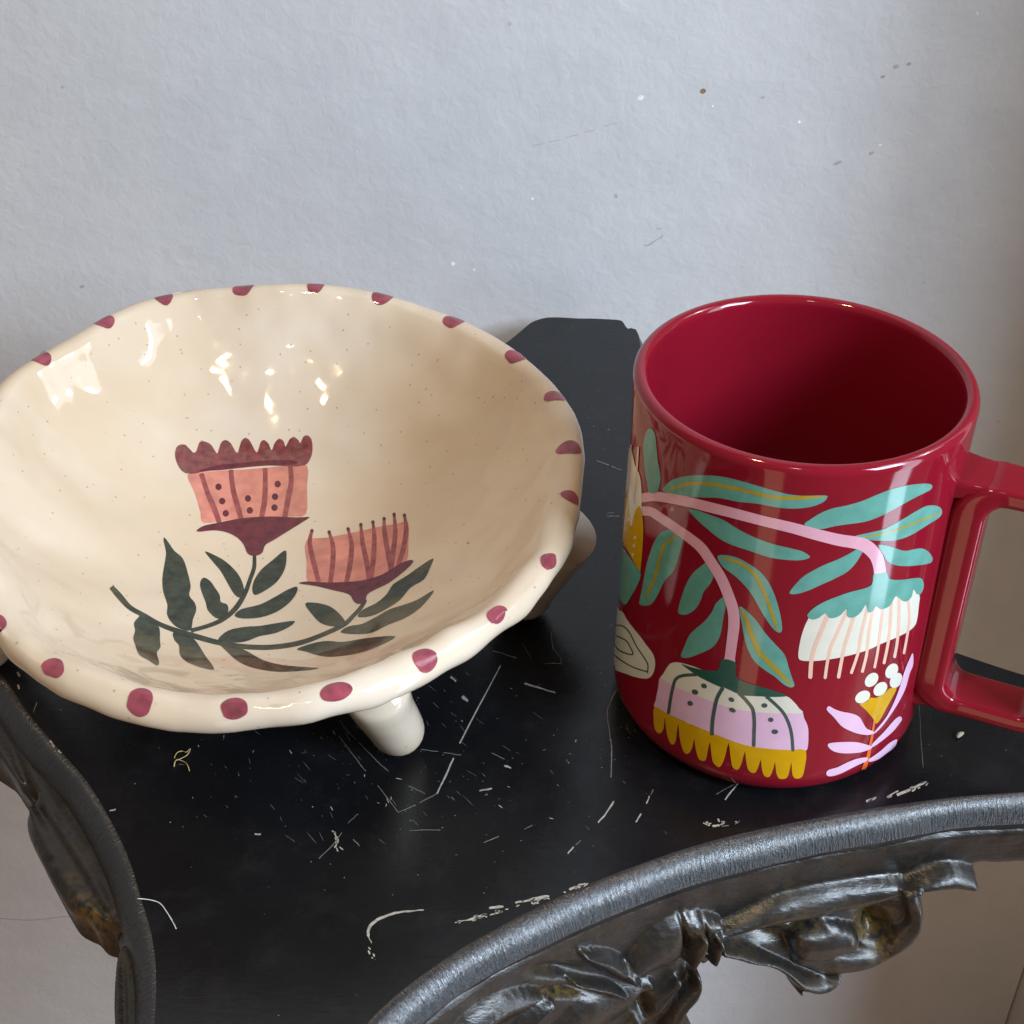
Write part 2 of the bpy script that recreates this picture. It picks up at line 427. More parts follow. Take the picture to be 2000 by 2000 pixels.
def ribbon(name, spine, widths, thick, mat, parent, nrm=None, ridge=.0, wear=None, nseg=8, flat=1.0, twist=0, nr=18, rough=.0006):
    """carved leaf: swept oval section along spine; thick is across nrm; ridge cuts a groove"""
    sp = catmull([(*p, w_, t_) for p, w_, t_ in zip(spine, widths, thick)], False, nseg)
    V, F = [], []; W = []
    m = len(sp)
    for i, s in enumerate(sp):
        p = Vector(s[:3]); a = Vector(sp[max(i - 1, 0)][:3]); b_ = Vector(sp[min(i + 1, m - 1)][:3])
        T = (b_ - a).normalized(); nn = (nrm - T * nrm.dot(T)).normalized(); B = T.cross(nn)
        for k in range(nr):
            t = 2 * pi * k / nr
            c_, s_ = cos(t), sin(t)
            rr = s[3] / 2; th = s[4] / 2
            g = 1 - ridge * math.exp(-((c_) / .22) ** 2) if s_ > 0 else 1
            q = p + B * (rr * c_) + nn * (th * s_ * g)
            q += nn * noise.noise(q * 130) * rough + B * noise.noise(q * 90 + Vector((5, 1, 2))) * rough * 1.3
            V.append(q); W.append((wear[0] + (wear[1] - wear[0]) * i / (m - 1)) * 1 if wear else .02)
    for i in range(m - 1):
        for k in range(nr):
            F.append((i * nr + k, i * nr + (k + 1) % nr, (i + 1) * nr + (k + 1) % nr, (i + 1) * nr + k))
    F.append(tuple(range(nr))[::-1]); F.append(tuple((m - 1) * nr + k for k in range(nr)))
    o = mesh_obj(name, V, F, mat, parent)
    at = o.data.attributes.new('wear', 'FLOAT', 'POINT')
    if len(o.data.vertices) == len(W): at.data.foreach_set('value', W)
    return o

# a vertical curtain hanging from the outline gives each carving its real distance
def curtain(off):
    V, F = [], []
    for i in range(nO):
        x, y = O[i][0] + NO[i][0] * off, O[i][1] + NO[i][1] * off
        V += [Vector((x, y, 0.0)), Vector((x, y, -.16))]
    for i in range(nO):
        j = (i + 1) % nO; F.append((2 * i, 2 * i + 1, 2 * j + 1, 2 * j))
    return BVHTree.FromPolygons(V, F)
CUR = {}
def on_curtain(px, py, off):
    if off not in CUR: CUR[off] = curtain(off)
    h = CUR[off].ray_cast(CAM, ray(px, py))
    if h[0] is None: return at_z(px, py, -.03)
    return h[0]
def front_leaf(spine, widths, thick, off=.010, ridge=0, wear=(.1, .1), name='carved_leaf', **k):
    pts = [on_curtain(x, y, off) for x, y in spine]
    i = len(pts) // 2; p = pts[i]
    j = min(range(nO), key=lambda q: (O[q][0] - p.x) ** 2 + (O[q][1] - p.y) ** 2)
    nn = Vector((NO[j][0], NO[j][1], .45)).normalized()
    return ribbon(name, pts, [w_ / 1000 for w_ in widths], [t_ / 1000 for t_ in thick], M['carve'], table, nn, ridge, wear, **k)

# the carved relief that hangs under the front edge: one piece of sculpted wood
sil = [(2040, 1574), (2040, 1690), (2000, 1686), (1950, 1688), (1906, 1689), (1898, 1717), (1881, 1734), (1860, 1736), (1838, 1734), (1804, 1745), (1802, 1764), (1799, 1795), (1788, 1823), (1757, 1851), (1711, 1876), (1670, 1890), (1638, 1895),
       (1630, 1903), (1614, 1917), (1593, 1926), (1574, 1927), (1562, 1923), (1554, 1928), (1546, 1925), (1541, 1911), (1524, 1893), (1502, 1878), (1471, 1870), (1437, 1869), (1412, 1871), (1390, 1877), (1374, 1887), (1364, 1884), (1364, 1909), (1349, 1937),
       (1329, 1959), (1328, 2000), (1330, 2060), (755, 2062), (765, 2045), (800, 1980), (892, 1898), (988, 1840), (1092, 1788), (1187, 1746), (1285, 1708), (1397, 1672), (1615, 1626), (1800, 1590), (1900, 1579), (2000, 1574)]
sil = catmull(sil, True, 3)
def seg_d(x, y, a, b_):
    dx, dy = b_[0] - a[0], b_[1] - a[1]; L = dx * dx + dy * dy or 1; k = max(0, min(1, ((x - a[0]) * dx + (y - a[1]) * dy) / L))
    return math.hypot(x - a[0] - k * dx, y - a[1] - k * dy), k
PR = []   # ridges: path, half widths in px, height mm, flatness
def ridge_(path, hw, h, flat=.5, lean=0): PR.append((catmull([(*p, q) for p, q in zip(path, hw)], False, 3), h, flat, lean))
ridge_([(1350, 1822), (1440, 1792), (1510, 1768), (1590, 1752), (1670, 1736), (1730, 1722), (1775, 1708)], [4, 17, 27, 32, 30, 22, 5], 6.5)
ridge_([(1745, 1716), (1800, 1704), (1850, 1698), (1885, 1703)], [5, 20, 26, 22], 8, .6)
ridge_([(1775, 1745), (1786, 1790), (1755, 1832), (1700, 1862), (1630, 1872), (1560, 1858)], [20, 24, 30, 30, 28, 20], 4.6, .25)
ridge_([(1560, 1828), (1605, 1822), (1645, 1818)], [28, 38, 26], 7.2, .22)
ridge_([(1400, 1842), (1450, 1852), (1505, 1876), (1560, 1905), (1600, 1910), (1630, 1893)], [10, 14, 19, 22, 18, 5], 6.5, .5)
ridge_([(1552, 1922), (1553, 1923)], [8, 8], 7, .5)
ridge_([(1215, 1888), (1262, 1855), (1310, 1824), (1352, 1806), (1392, 1790)], [10, 36, 44, 38, 10], 6.0, .5)
ridge_([(1330, 1850), (1340, 1822), (1348, 1800)], [13, 19, 10], 9.5, .4)
ridge_([(1372, 1848), (1380, 1826), (1382, 1806)], [10, 15, 9], 9.0, .4)
ridge_([(1128, 1852), (1158, 1862), (1190, 1876), (1236, 1906)], [6, 20, 26, 7], 5.5, .7)
ridge_([(1108, 1906), (1145, 1912), (1175, 1918), (1206, 1928)], [5, 13, 15, 5], 5.5, .7)
ridge_([(870, 2040), (915, 1998), (965, 1964), (1010, 1944), (1042, 1932)], [24, 30, 32, 26, 10], 5, .8)
ridge_([(975, 2045), (1015, 2000), (1050, 1965), (1068, 1948)], [18, 22, 18, 8], 4.5, .8)
ridge_([(1350, 1890), (1346, 1915), (1318, 1950), (1300, 1995), (1300, 2050)], [10, 16, 20, 26, 28], 7, .4)
ridge_([(1215, 2030), (1245, 1985), (1285, 1940), (1315, 1902)], [20, 22, 20, 9], 5, .8)
ridge_([(1080, 2040), (1130, 1985), (1200, 1945), (1260, 1915)], [34, 38, 34, 16], 4.0, .6)
PITS = [(1706, 1806, 26, 34, 7.5, 1), (1478, 1822, 60, 17, 4.5, .35), (1250, 1960, 14, 34, 3.5, .3), (1108, 1932, 40, 9, 4, 1), (1090, 1890, 50, 12, 3, .2), (1343, 1872, 12, 22, 3, .2), (1362, 1828, 4, 30, 4.5, .1), (1322, 1822, 4, 32, 3.5, .1), (1660, 1846, 34, 7, 3, .3), (1560, 1796, 40, 9, 3.5, .4), (1680, 1762, 60, 6, 2.5, .2)]
def relief_h(x, y, PR, PITS, h0=1.2):
    h = h0; wv = 0
    for path, H, flat, lean in PR:
        best = 1e9
        for a, b_ in zip(path, path[1:]):
            if abs((a[0] + b_[0]) / 2 - x) > 110 or abs((a[1] + b_[1]) / 2 - y) > 110: continue
            d, k = seg_d(x, y, a, b_); hw = a[2] * (1 - k) + b_[2] * k; best = min(best, d / hw)
        if best < 1: v = H * (1 - best ** (1.5 / flat)) * (1 - .25 * best); h = (abs(h) ** 2.6 + v ** 2.6) ** (1 / 2.6)
    for (cx_, cy_, rx, ry, dp, wr) in PITS:
        e = ((x - cx_) / rx) ** 2 + ((y - cy_) / ry) ** 2
        if e < 6: h -= dp * math.exp(-e * 1.1); wv = max(wv, wr * math.exp(-e * .55))
    return h, wv

def relief(name, sil, PR, PITS, place, h0, step, curl=4.0, rnd=15, back=.012, lim=False):
    pts, tris = fill(sil, step)
    SA = np.array(sil); SBn = np.roll(SA, 1, 0); AB = SA - SBn; L2 = (AB ** 2).sum(1) + 1e-9
    V, W, NN = [], [], []
    for (x, y) in pts:
        p, nn, bk = place(x, y)
        P_ = np.array((x, y)) - SBn; kk = np.clip((P_ * AB).sum(1) / L2, 0, 1); d = float(np.sqrt(((P_ - AB * kk[:, None]) ** 2).sum(1)).min())
        k = min(d / rnd, 1); f = sqrt(max(0, 1 - (1 - k) ** 2)); h, wv = relief_h(x, y, PR, PITS, h0)
        hh = (h * (.35 + .65 * f) - curl * (1 - f)) / 1000
        if lim:
            hh = min(hh, float(np.interp(-p.z, [.0, .0006, .0018, .0036, .0055, .0070, .0080, .0090, .0120, .0160, .0210], [-.0035, -.0015, .0002, .0022, .0036, .0044, .0050, .0059, .0068, .0095, .03])) - .0050)
        q = p + nn * hh
        q += nn * (noise.noise(q * 130) * .0003)
        V.append(q); NN.append(bk); W.append(max(wv, .04 + .18 * max(0, noise.noise(q * 60))))
    ns = len(sil)
    if (V[tris[0][1]] - V[tris[0][0]]).cross(V[tris[0][2]] - V[tris[0][0]]).dot(CAM - V[tris[0][0]]) < 0: tris = [t[::-1] for t in tris]
    b0 = len(V)
    for i in range(ns): V.append(V[i] - NN[i] * back); W.append(.3)
    F = list(tris) + [(i, (i + 1) % ns, b0 + (i + 1) % ns, b0 + i) for i in range(ns)] + [tuple(b0 + i for i in range(ns))[::-1]]
    cv = mesh_obj(name, V, F, M['carve'], table)
    at_ = cv.data.attributes.new('wear', 'FLOAT', 'POINT')
    if len(cv.data.vertices) == len(W): at_.data.foreach_set('value', W)
OA = np.array(O)
def near(p): return int(((OA - np.array((p.x, p.y))) ** 2).sum(1).argmin())
def place_front(x, y):
    p = on_curtain(x, y, .0050); j = near(p)
    return p, Vector((NO[j][0], NO[j][1], .25)).normalized(), Vector((NO[j][0], NO[j][1], 0))
relief('apron_carving', sil, PR, PITS, place_front, 1.2, 3.8, lim=True)
# the same along the left side, where the apron flares outward in flat leaves
lsil = catmull([(-60, 1440), (0, 1494), (22, 1526), (48, 1556), (60, 1554), (58, 1572), (47, 1602), (54, 1640), (80, 1692), (109, 1746), (128, 1775), (150, 1788), (165, 1795), (182, 1813), (205, 1818), (224, 1812), (238, 1826), (243, 1841), (238, 1860), (231, 1890), (226, 1934), (225, 1972), (228, 2004), (232, 2060),
        (305, 2060), (297, 1950), (286, 1850), (268, 1770), (244, 1700), (210, 1625), (165, 1555), (112, 1482), (52, 1412), (-5, 1345), (-60, 1290)], True, 3)
inner_edge = [(-60, 1290), (52, 1412), (165, 1555), (244, 1700), (286, 1850), (297, 1950), (305, 2060)]
PR = []
ridge_([(-30, 1345), (35, 1430), (72, 1530), (108, 1600), (168, 1690), (222, 1790), (250, 1870), (258, 1960), (262, 2060)], [20, 22, 18, 20, 22, 18, 15, 15, 16], 1.7, .9)
ridge_([(68, 1585), (92, 1645), (128, 1712), (170, 1768), (212, 1800)], [10, 34, 40, 30, 8], 2.6, .9)
ridge_([(-50, 1425), (0, 1462), (48, 1535)], [26, 30, 8], 2.4, .9)
ridge_([(242, 1850), (240, 1930), (240, 2000), (246, 2060)], [6, 12, 15, 16], 3.0, .6)
LP = [(188, 1792, 40, 17, 1.0, 1.0), (165, 1760, 22, 14, .4, .55), (150, 1722, 14, 12, .2, .3), (62, 1555, 16, 14, 2.5, .1), (238, 1835, 16, 12, 2.5, .1), (112, 1690, 9, 9, .5, .25)]
def place_left(x, y):
    d = min(seg_d(x, y, a, b_)[0] for a, b_ in zip(inner_edge, inner_edge[1:]))
    p = at_z(x, y, -.0060 - .010 * min(d / 130, 1.2)); return p, Vector((-.45, -.12, .88)), Vector((-.1, 0, 1))
relief('carved_leaf', lsil, PR, LP, place_left, .8, 5, 3.0, 16, .009)

# scratches through the black paint of the top
def top_cast(x, y): return at_z(x, y, 0), Vector((0, 0, 1))
SC = [([(977, 1301), (898, 1451)], 2.6), ([(886, 1481), (872, 1512), (854, 1550)], 3.2), ([(854, 1550), (820, 1568)], 2.4), ([(812, 1572), (778, 1587)], 2), ([(778, 1587), (738, 1535)], 2),
      ([(822, 1464), (856, 1468)], 2), ([(866, 1470), (900, 1475)], 2), ([(1205, 1345), (1187, 1385), (1190, 1425), (1195, 1471), (1193, 1518)], 2.4),
      ([(1076, 1235), (1081, 1266), (1096, 1286)], 2), ([(1096, 1286), (1096, 1297)], 2), ([(1096, 1296), (1064, 1296)], 2), ([(1020, 1256), (1037, 1286)], 1.8),
      ([(962, 1272), (980, 1276), (1010, 1286)], 2), ([(1024, 1335), (1051, 1343), (1084, 1353)], 3), ([(1199, 1565), (1184, 1588), (1169, 1606)], 3.2),
      ([(664, 1407), (677, 1427), (695, 1443)], 2), ([(700, 1450), (730, 1480), (758, 1506)], 2), ([(661, 1437), (690, 1475), (714, 1506)], 1.8), ([(798, 1535), (830, 1550)], 1.8),
      ([(726, 1842), (719, 1827), (721, 1813), (732, 1800), (754, 1789), (779, 1782), (808, 1779), (828, 1777)], [2, 6, 6.5, 6, 5, 4, 2.5, 1.5]),
      ([(1007, 1763), (1040, 1757), (1072, 1750)], [4, 7, 3]), ([(955, 1774), (982, 1771)], 5), ([(888, 1802), (920, 1795), (949, 1786)], [2, 5, 3]), ([(1112, 1738), (1123, 1733)], 5),
      ([(1129, 1729), (1143, 1726)], 3), ([(623, 1677), (650, 1650), (668, 1626)], 2), ([(680, 1608), (696, 1592)], 1.8), ([(652, 1625), (660, 1642), (654, 1655)], 3),
      ([(690, 1640), (702, 1652)], 2), ([(1692, 1565), (1711, 1558)], [5, 3]), ([(1732, 1557), (1754, 1545)], 3), ([(1752, 1553), (1780, 1541), (1809, 1527)], [6, 5, 1.5]),
      ([(1416, 1562), (1428, 1547), (1441, 1531)], 3), ([(1400, 1551), (1437, 1530)], 1.6), ([(1263, 1570), (1268, 1556)], 2.6), ([(1271, 1552), (1276, 1543)], 2), ([(1242, 1606), (1251, 1590)], 2.6),
      ([(1109, 1667), (1120, 1655)], 2.6), ([(1124, 1651), (1134, 1642)], 2), ([(1373, 1607), (1385, 1612)], 3), ([(1392, 1614), (1404, 1612)], 4), ([(1410, 1614), (1423, 1613)], 2), ([(1435, 1610), (1445, 1604)], 2),
      ([(1165, 900), (1188, 908)], 1.8), ([(1194, 911), (1214, 918)], 1.4), ([(1185, 1008), (1209, 1008)], 2.4), ([(1183, 1003), (1200, 1001)], 1.4),
      ([(65, 1392), (72, 1372)], 2), ([(98, 1447), (106, 1459)], 3.4), ([(214, 1584), (225, 1581)], 2.6), ([(34, 1313), (38, 1320)], 5), ([(35, 1338), (37, 1345)], 4), ([(114, 1466), (118, 1470)], 4),
      ([(498, 1629), (508, 1630)], 3), ([(675, 1432), (684, 1448)], 1.2), ([(1290, 1678), (1308, 1700)], 2.2), ([(1795, 1375), (1798, 1430), (1803, 1500)], 1.0),
      ([(903, 1360), (912, 1368)], 6), ([(880, 1322), (890, 1330)], 3), ([(1024, 1620), (1040, 1612)], 1.6), ([(945, 1646), (974, 1634)], 2), ([(800, 1622), (860, 1621)], 1.4), ([(960, 1470), (985, 1483)], 1.8),
      ([(985, 1495), (997, 1500)], 4), ([(936, 1545), (960, 1540)], 3)]
for p, w_ in SC:
    p = catmull(p, False, 4) if len(p) > 2 else [tuple(a + (b_ - a) * k / 4 for a, b_ in zip(*p)) for k in range(5)]
    thin = isinstance(w_, (int, float)) and w_ <= 2.4
    ws = w_ if not isinstance(w_, (int, float)) else None
    if ws: ws = [ws[min(int(i / (len(p) - 1) * (len(ws) - 1)), len(ws) - 1)] for i in range(len(p))]
    else: ws = [w_ * (.75 + .5 * random.random()) for _ in p]
    p = [(x + random.uniform(-.5, .5), y + random.uniform(-.5, .5)) for x, y in p]
    decal('scratch', stroke(p, [q * (.72 if thin else .9) for q in ws], 2), M['scratch_mid' if thin else 'scratch'], tt, top_cast, 1, 12, False)
for (x0, y0, x1, y1, nn_) in ((880, 1808, 1000, 1772, 16), (940, 1786, 1075, 1752, 16), (1105, 1742, 1145, 1726, 5), (720, 1850, 735, 1888, 4), (1690, 1566, 1812, 1530, 8), (1370, 1606, 1446, 1606, 6), (645, 1620, 665, 1660, 5)):
    for _ in range(nn_):
        k = random.random(); x = x0 + (x1 - x0) * k + random.gauss(0, 3); y = y0 + (y1 - y0) * k + random.gauss(0, 3.2)
        decal('paint_chip', oval(x, y, random.uniform(2, 6), random.uniform(1, 2), math.atan2(y1 - y0, x1 - x0) + random.gauss(0, .3), 6), M['scratch'], tt, top_cast, 1, 20, False)
# fine flecks nobody could count
V, F = [], []; V2, F2 = [], []
bo = [Vector((x, y)) for x, y in O]
def in_top(x, y, m=.004):
    c = False; j = nO - 1
    for i in range(nO):
        if (O[i][1] > y) != (O[j][1] > y) and x < (O[j][0] - O[i][0]) * (y - O[i][1]) / (O[j][1] - O[i][1]) + O[i][0]: c = not c
        j = i
    return c and min((q.x - x) ** 2 + (q.y - y) ** 2 for q in bo) > m * m
for k in range(1000):
    if k % 5 in (0, 2, 4): continue
    if k < 520: px, py = random.gauss(800, 230), random.gauss(1500, 85)
    elif k < 700: px, py = random.uniform(1140, 1240), random.uniform(700, 1500)
    else: px, py = random.uniform(60, 1990), random.uniform(1320, 1990)
    p = at_z(px, py, 0)
    if not in_top(p.x, p.y): continue
    s = random.choice((1.0, 1.0, 1.2, 1.5, 2.0)) * .00008; l = s * random.choice((1, 1, 1.6, 3, 6 if k < 520 else 2)); a = random.gauss(-.9, .5) if k % 3 else random.random() * 3
    if k > 520: s *= .8
    if k < 330 and k % 2: s = .00006; l = random.uniform(.0006, .0026); a = random.gauss(-.92, .14)
    TV, TF = (V, F) if random.random() < (.35 if not (k < 330 and k % 2) else 0) else (V2, F2)
    i0 = len(TV); n = 6
    for q in range(n):
        t = 2 * pi * q / n; u_, v_ = l * cos(t) * random.uniform(.7, 1.2), s * sin(t) * random.uniform(.7, 1.2)
        TV.append((p.x + u_ * cos(a) - v_ * sin(a), p.y + u_ * sin(a) + v_ * cos(a), .00008))
    TF.append(tuple(range(i0, i0 + n)))
tag(mesh_obj('paint_fleck', V, F, M['scratch'], tt, False), kind='stuff')
tag(mesh_obj('scuff', V2, F2, M['scratch_dim'], tt, False), kind='stuff')

# ------------------------------------------------------------------ bits lying on the table
def tube(name, pts, r_, mat, n=6):
    pts = catmull(pts, False, 4); V, F = [], []
    for i, p in enumerate(pts):
        a = Vector(pts[max(i - 1, 0)]); b_ = Vector(pts[min(i + 1, len(pts) - 1)]); T = (b_ - a).normalized()
        B = T.cross(Vector((0, 0, 1))).normalized(); U = B.cross(T)
        rr = r_ * (.75 + .5 * abs(noise.noise(Vector(p) * 900)))
        for k in range(n): V.append(Vector(p) + B * rr * cos(2 * pi * k / n) + U * rr * sin(2 * pi * k / n))
    for i in range(len(pts) - 1):
        for k in range(n): F.append((i * n + k, i * n + (k + 1) % n, (i + 1) * n + (k + 1) % n, (i + 1) * n + k))
    F.append(tuple(range(n))[::-1]); F.append(tuple((len(pts) - 1) * n + k for k in range(n)))
    return mesh_obj(name, V, F, mat)
thr = glaze('white_fibre', (.62, .64, .68, 1), .6)
o = tube('fibre', [tuple(at_z(x, y, .0003)) for x, y in ((268, 1755), (290, 1757), (312, 1764), (326, 1782), (337, 1800), (344, 1814))], .00016, thr)
tag(o, 'curved white fibre lying on the black table top near its left edge', 'fibre')
gold = glaze('gold_fluff', (.55, .42, .16, 1), .5)
o = tube('lint', [tuple(at_z(x, y, z)) for x, y, z in ((340, 1481, .0003), (346, 1470, .0008), (356, 1467, .0005), (364, 1469, .001), (372, 1462, .0006), (366, 1474, .0012), (352, 1482, .0006), (342, 1487, .0012), (340, 1498, .0004),
                                                   (344, 1484, .0009), (358, 1487, .0007), (366, 1494, .0011), (370, 1506, .0003))], .00016, gold)
tag(o, 'curly golden bit of lint on the black table in front of the cream bowl', 'lint')
o = ribbon('crumb', [at_z(1868, 1440, .0006), at_z(1874, 1434, .0009), at_z(1881, 1431, .0006)], [.0008, .0016, .0006], [.0008, .0014, .0006], glaze('tan_crumb', (.35, .28, .20, 1), .7), None, Vector((0, 0, 1)), 0, None, 3, nr=8, rough=.0002)
tag(o, 'tiny tan crumb on the black table below the mug handle', 'crumb')

# ------------------------------------------------------------------ mug
mug = empty('mug', (0, 0, 0))
tag(mug, 'glossy dark red mug printed with teal leaves and drooping flowers', 'mug')
MH = .1078
def mug_r(z): return .0431 + (.0419 - .0431) * min(max((z - .0097) / (.1 - .0097), 0), 1) + .0004 * min(max((z - .088) / .0175, 0), 1)
prof = [(0, .0022), (.024, .0022), (.0285, .0010), (.0300, .0002), (.0325, .0002)]
for k in range(9):
    a = pi / 2 * k / 8; prof.append((.0334 + .0097 * sin(a), .0099 - .0097 * cos(a)))
for k in range(1, 22): z = .0097 + (.1055 - .0097) * k / 21; prof.append((mug_r(z), z))
for k in range(1, 13):
    a = pi * k / 13; prof.append((.0404 + .0019 * cos(a), .1056 + .0023 * sin(a)))
prof.append((.03845, .1050))
for k in range(1, 16): prof.append((.0381 + .0002 * k / 15, .104 - (.104 - .016) * k / 15))
for k in range(1, 7):
    a = pi / 2 * k / 6; prof.append((.0283 + .010 * cos(a), .016 - .010 * sin(a)))
prof.append((0, .006))
V, F = lathe(prof, 192)
body = mesh_obj('mug_body', V, [f for f in F], M['red'], mug)
# handle: a rounded rectangular strap ring
HA = R(-24.5); hu = Vector((cos(HA), sin(HA), 0)); hv = Vector((-sin(HA), cos(HA), 0))
r0, r1, z0, z1, rc = .0452, .0765, .0208, .0892, .0080
path = []
def arc(cx_, cz_, a0, a1, n=8):
    return [(cx_ + rc * cos(a0 + (a1 - a0) * k / n), cz_ + rc * sin(a0 + (a1 - a0) * k / n)) for k in range(n + 1)]
path += arc(r0 + rc, z0 + rc, pi, 1.5 * pi) + [(r0 + (r1 - r0) * .5, z0)] + arc(r1 - rc * 1.0, z0 + rc, 1.5 * pi, 2 * pi) + [(r1, .05), (r1, .065)] + arc(r1 - rc, z1 - rc, 0, .5 * pi) + [(r0 + (r1 - r0) * .5, z1)] + arc(r0 + rc, z1 - rc, .5 * pi, pi) + [(r0, .07), (r0, .057), (r0, .044)]
V, F = [], []; n = 28; m = len(path)
for i, (a, z) in enumerate(path):
    p0 = path[i - 1]; p1 = path[(i + 1) % m]; T = Vector((p1[0] - p0[0], 0, p1[1] - p0[1])).normalized(); Q = Vector((-T.z, 0, T.x))
    inn = max(0, 1 - (a - r0) / .008)
    for k in range(n):
        t = 2 * pi * k / n; c_, s_ = cos(t), sin(t)
        x_ = (abs(c_) ** .38) * math.copysign(1, c_) * (.0070 + .0016 * inn); y_ = (abs(s_) ** .42) * math.copysign(1, s_) * (.0027 + .0021 * inn)
        q = hu * (a + Q.x * y_) + hv * x_ + Vector((0, 0, z + Q.z * y_)); V.append(q)
for i in range(m):
    j = (i + 1) % m
    for k in range(n): F.append((i * n + k, j * n + k, j * n + (k + 1) % n, i * n + (k + 1) % n))
for zz in (z0, z1):      # the arms run on into the body of the mug
    b0 = len(V)
    for q_, (a, grow) in enumerate(((.0400, 1.16), (.0424, 1.10), (.0445, 1.02), (.0480, .965), (.0560, .95))):
        for k in range(n):
            t = 2 * pi * k / n; c_, s_ = cos(t), sin(t)
            V.append(hu * a + hv * ((abs(c_) ** .38) * math.copysign(1, c_) * .0070 * grow) + Vector((0, 0, zz + (abs(s_) ** .42) * math.copysign(1, s_) * .0027 * grow)))
    for i in range(4):
        for k in range(n): F.append((b0 + i * n + k, b0 + (i + 1) * n + k, b0 + (i + 1) * n + (k + 1) % n, b0 + i * n + (k + 1) % n))
hm = mesh_obj('handle', V, F, M['red'], mug)
md = hm.modifiers.new('s', 'SUBSURF'); md.levels = 1; md.render_levels = 1

def mug_cast(px, py):
    d = ray(px, py); rad = .0425; th = None
    for _ in range(4):
        a = d.x ** 2 + d.y ** 2; b_ = CAM.x * d.x + CAM.y * d.y; c = CAM.x ** 2 + CAM.y ** 2 - rad ** 2
        D = b_ * b_ - a * c
        if D >= 0:
            t = (-b_ - sqrt(D)) / a; p = CAM + d * t; th = math.atan2(p.y, p.x); z = p.z
        else:
            t = -b_ / a; p = CAM + d * t
            side = 1 if (p.x * RT.x) > 0 else -1
            base = math.atan2(p.y, p.x)
            th = base - (-1 if side > 0 else 1) * sqrt(-D) / (rad * sqrt(a)) * 1.0; z = p.z
        rad = mug_r(z) if z > .0097 else .0334 + sqrt(max(.0097 ** 2 - (.0099 - max(z, .0003)) ** 2, 0))
    nn = Vector((cos(th), sin(th), 0))
    if z < .0097:
        k = (.0099 - max(z, .0003)) / .0097; nn = Vector((cos(th) * sqrt(max(1 - k * k, 0)), sin(th) * sqrt(max(1 - k * k, 0)), -k))
    return Vector((rad * cos(th), rad * sin(th), z)), nn
S = .2381
ZA = lambda p: [(1180 + x * S, 900 + y * S) for x, y in p]
ZB = lambda p: [(1540 + x * S, 900 + y * S) for x, y in p]
ZC = lambda p: [(1180 + x * S, 1200 + y * S) for x, y in p]
ZD = lambda p: [(1540 + x * S, 1200 + y * S) for x, y in p]
ZE = lambda p: [(1180 + x * S, 540 + y * S) for x, y in p]
def mp(name, poly, mat, layer=2, parent=None, **k):
    edge = min(p[0] for p in poly) < 1262 and max(p[0] for p in poly) < 1300
    return decal(name, poly, M[mat], parent or body, mug_cast, layer + (6 if edge else 0), 2.6 if edge else 7, **k)
def leaf(poly, vein=None, vw=16):
    # pale printed outline below, leaf colour above
    c = (sum(p[0] for p in poly) / len(poly), sum(p[1] for p in poly) / len(poly))
    mp('leaf', poly, 'teal_print', 2)
    if vein: mp('leaf_vein', stroke(vein, [vw * S * q for q in ([.5] + [1] * (len(vein) - 2) + [.3])]), 'vein_print', 4)
def stem(path, wd): mp('stem', stroke(path, wd, 4, rnd=False), 'pink_print', 5)

leaf(ZE([(375, 1245), (345, 1290), (325, 1380), (330, 1480), (340, 1600), (358, 1700), (370, 1765), (400, 1775), (440, 1765), (462, 1690), (465, 1620), (445, 1520), (435, 1420), (425, 1320), (410, 1265)]))
leaf(ZA([(480, 235), (540, 170), (620, 135), (740, 118), (880, 120), (1000, 135), (1140, 170), (1280, 210), (1400, 245), (1520, 275), (1640, 285), (1810, 283), (1830, 298), (1800, 335), (1720, 370), (1620, 388), (1500, 390), (1380, 375), (1250, 350), (1100, 335), (950, 305), (820, 300), (690, 295), (600, 285), (520, 262)]),
     ZA([(530, 245), (640, 200), (760, 183), (900, 195), (1050, 220), (1200, 255), (1350, 290), (1500, 305), (1650, 300), (1800, 292)]), 30)
leaf(ZA([(695, 400), (780, 410), (860, 440), (980, 485), (1100, 560), (1230, 625), (1380, 680), (1520, 715), (1620, 740), (1685, 780), (1670, 800), (1600, 815), (1480, 810), (1350, 790), (1200, 740), (1050, 690), (950, 640), (850, 560), (760, 480)]))
leaf(ZA([(560, 562), (480, 580), (430, 630), (390, 720), (355, 830), (330, 950), (310, 1060), (290, 1165), (310, 1185), (370, 1185), (410, 1150), (450, 1080), (500, 980), (560, 920), (600, 830), (630, 720), (650, 630), (620, 590)]),
     ZA([(610, 595), (540, 650), (490, 700), (465, 780), (440, 880), (410, 980), (370, 1060), (345, 1140)]), 26)
leaf(ZA([(870, 815), (800, 860), (730, 920), (680, 1000), (645, 1090), (612, 1200), (610, 1245), (640, 1262), (690, 1255), (750, 1215), (790, 1150), (820, 1070), (870, 1010), (900, 940), (905, 880)]))
leaf(ZA([(1000, 1105), (920, 1165), (890, 1230), (830, 1310), (760, 1370), (700, 1430), (660, 1520), (630, 1595), (650, 1615), (700, 1612), (790, 1580), (880, 1535), (930, 1480), (960, 1400), (980, 1280), (1000, 1180)]))
leaf(ZA([(930, 785), (980, 772), (1080, 790), (1180, 840), (1270, 900), (1340, 980), (1390, 1080), (1430, 1200), (1455, 1320), (1458, 1390), (1435, 1408), (1390, 1380), (1330, 1300), (1270, 1200), (1220, 1110), (1160, 1030), (1080, 950), (1000, 890), (960, 850)]),
     ZA([(975, 800), (1080, 825), (1170, 870), (1250, 950), (1300, 1050), (1350, 1170), (1390, 1290), (1425, 1390)]), 28)
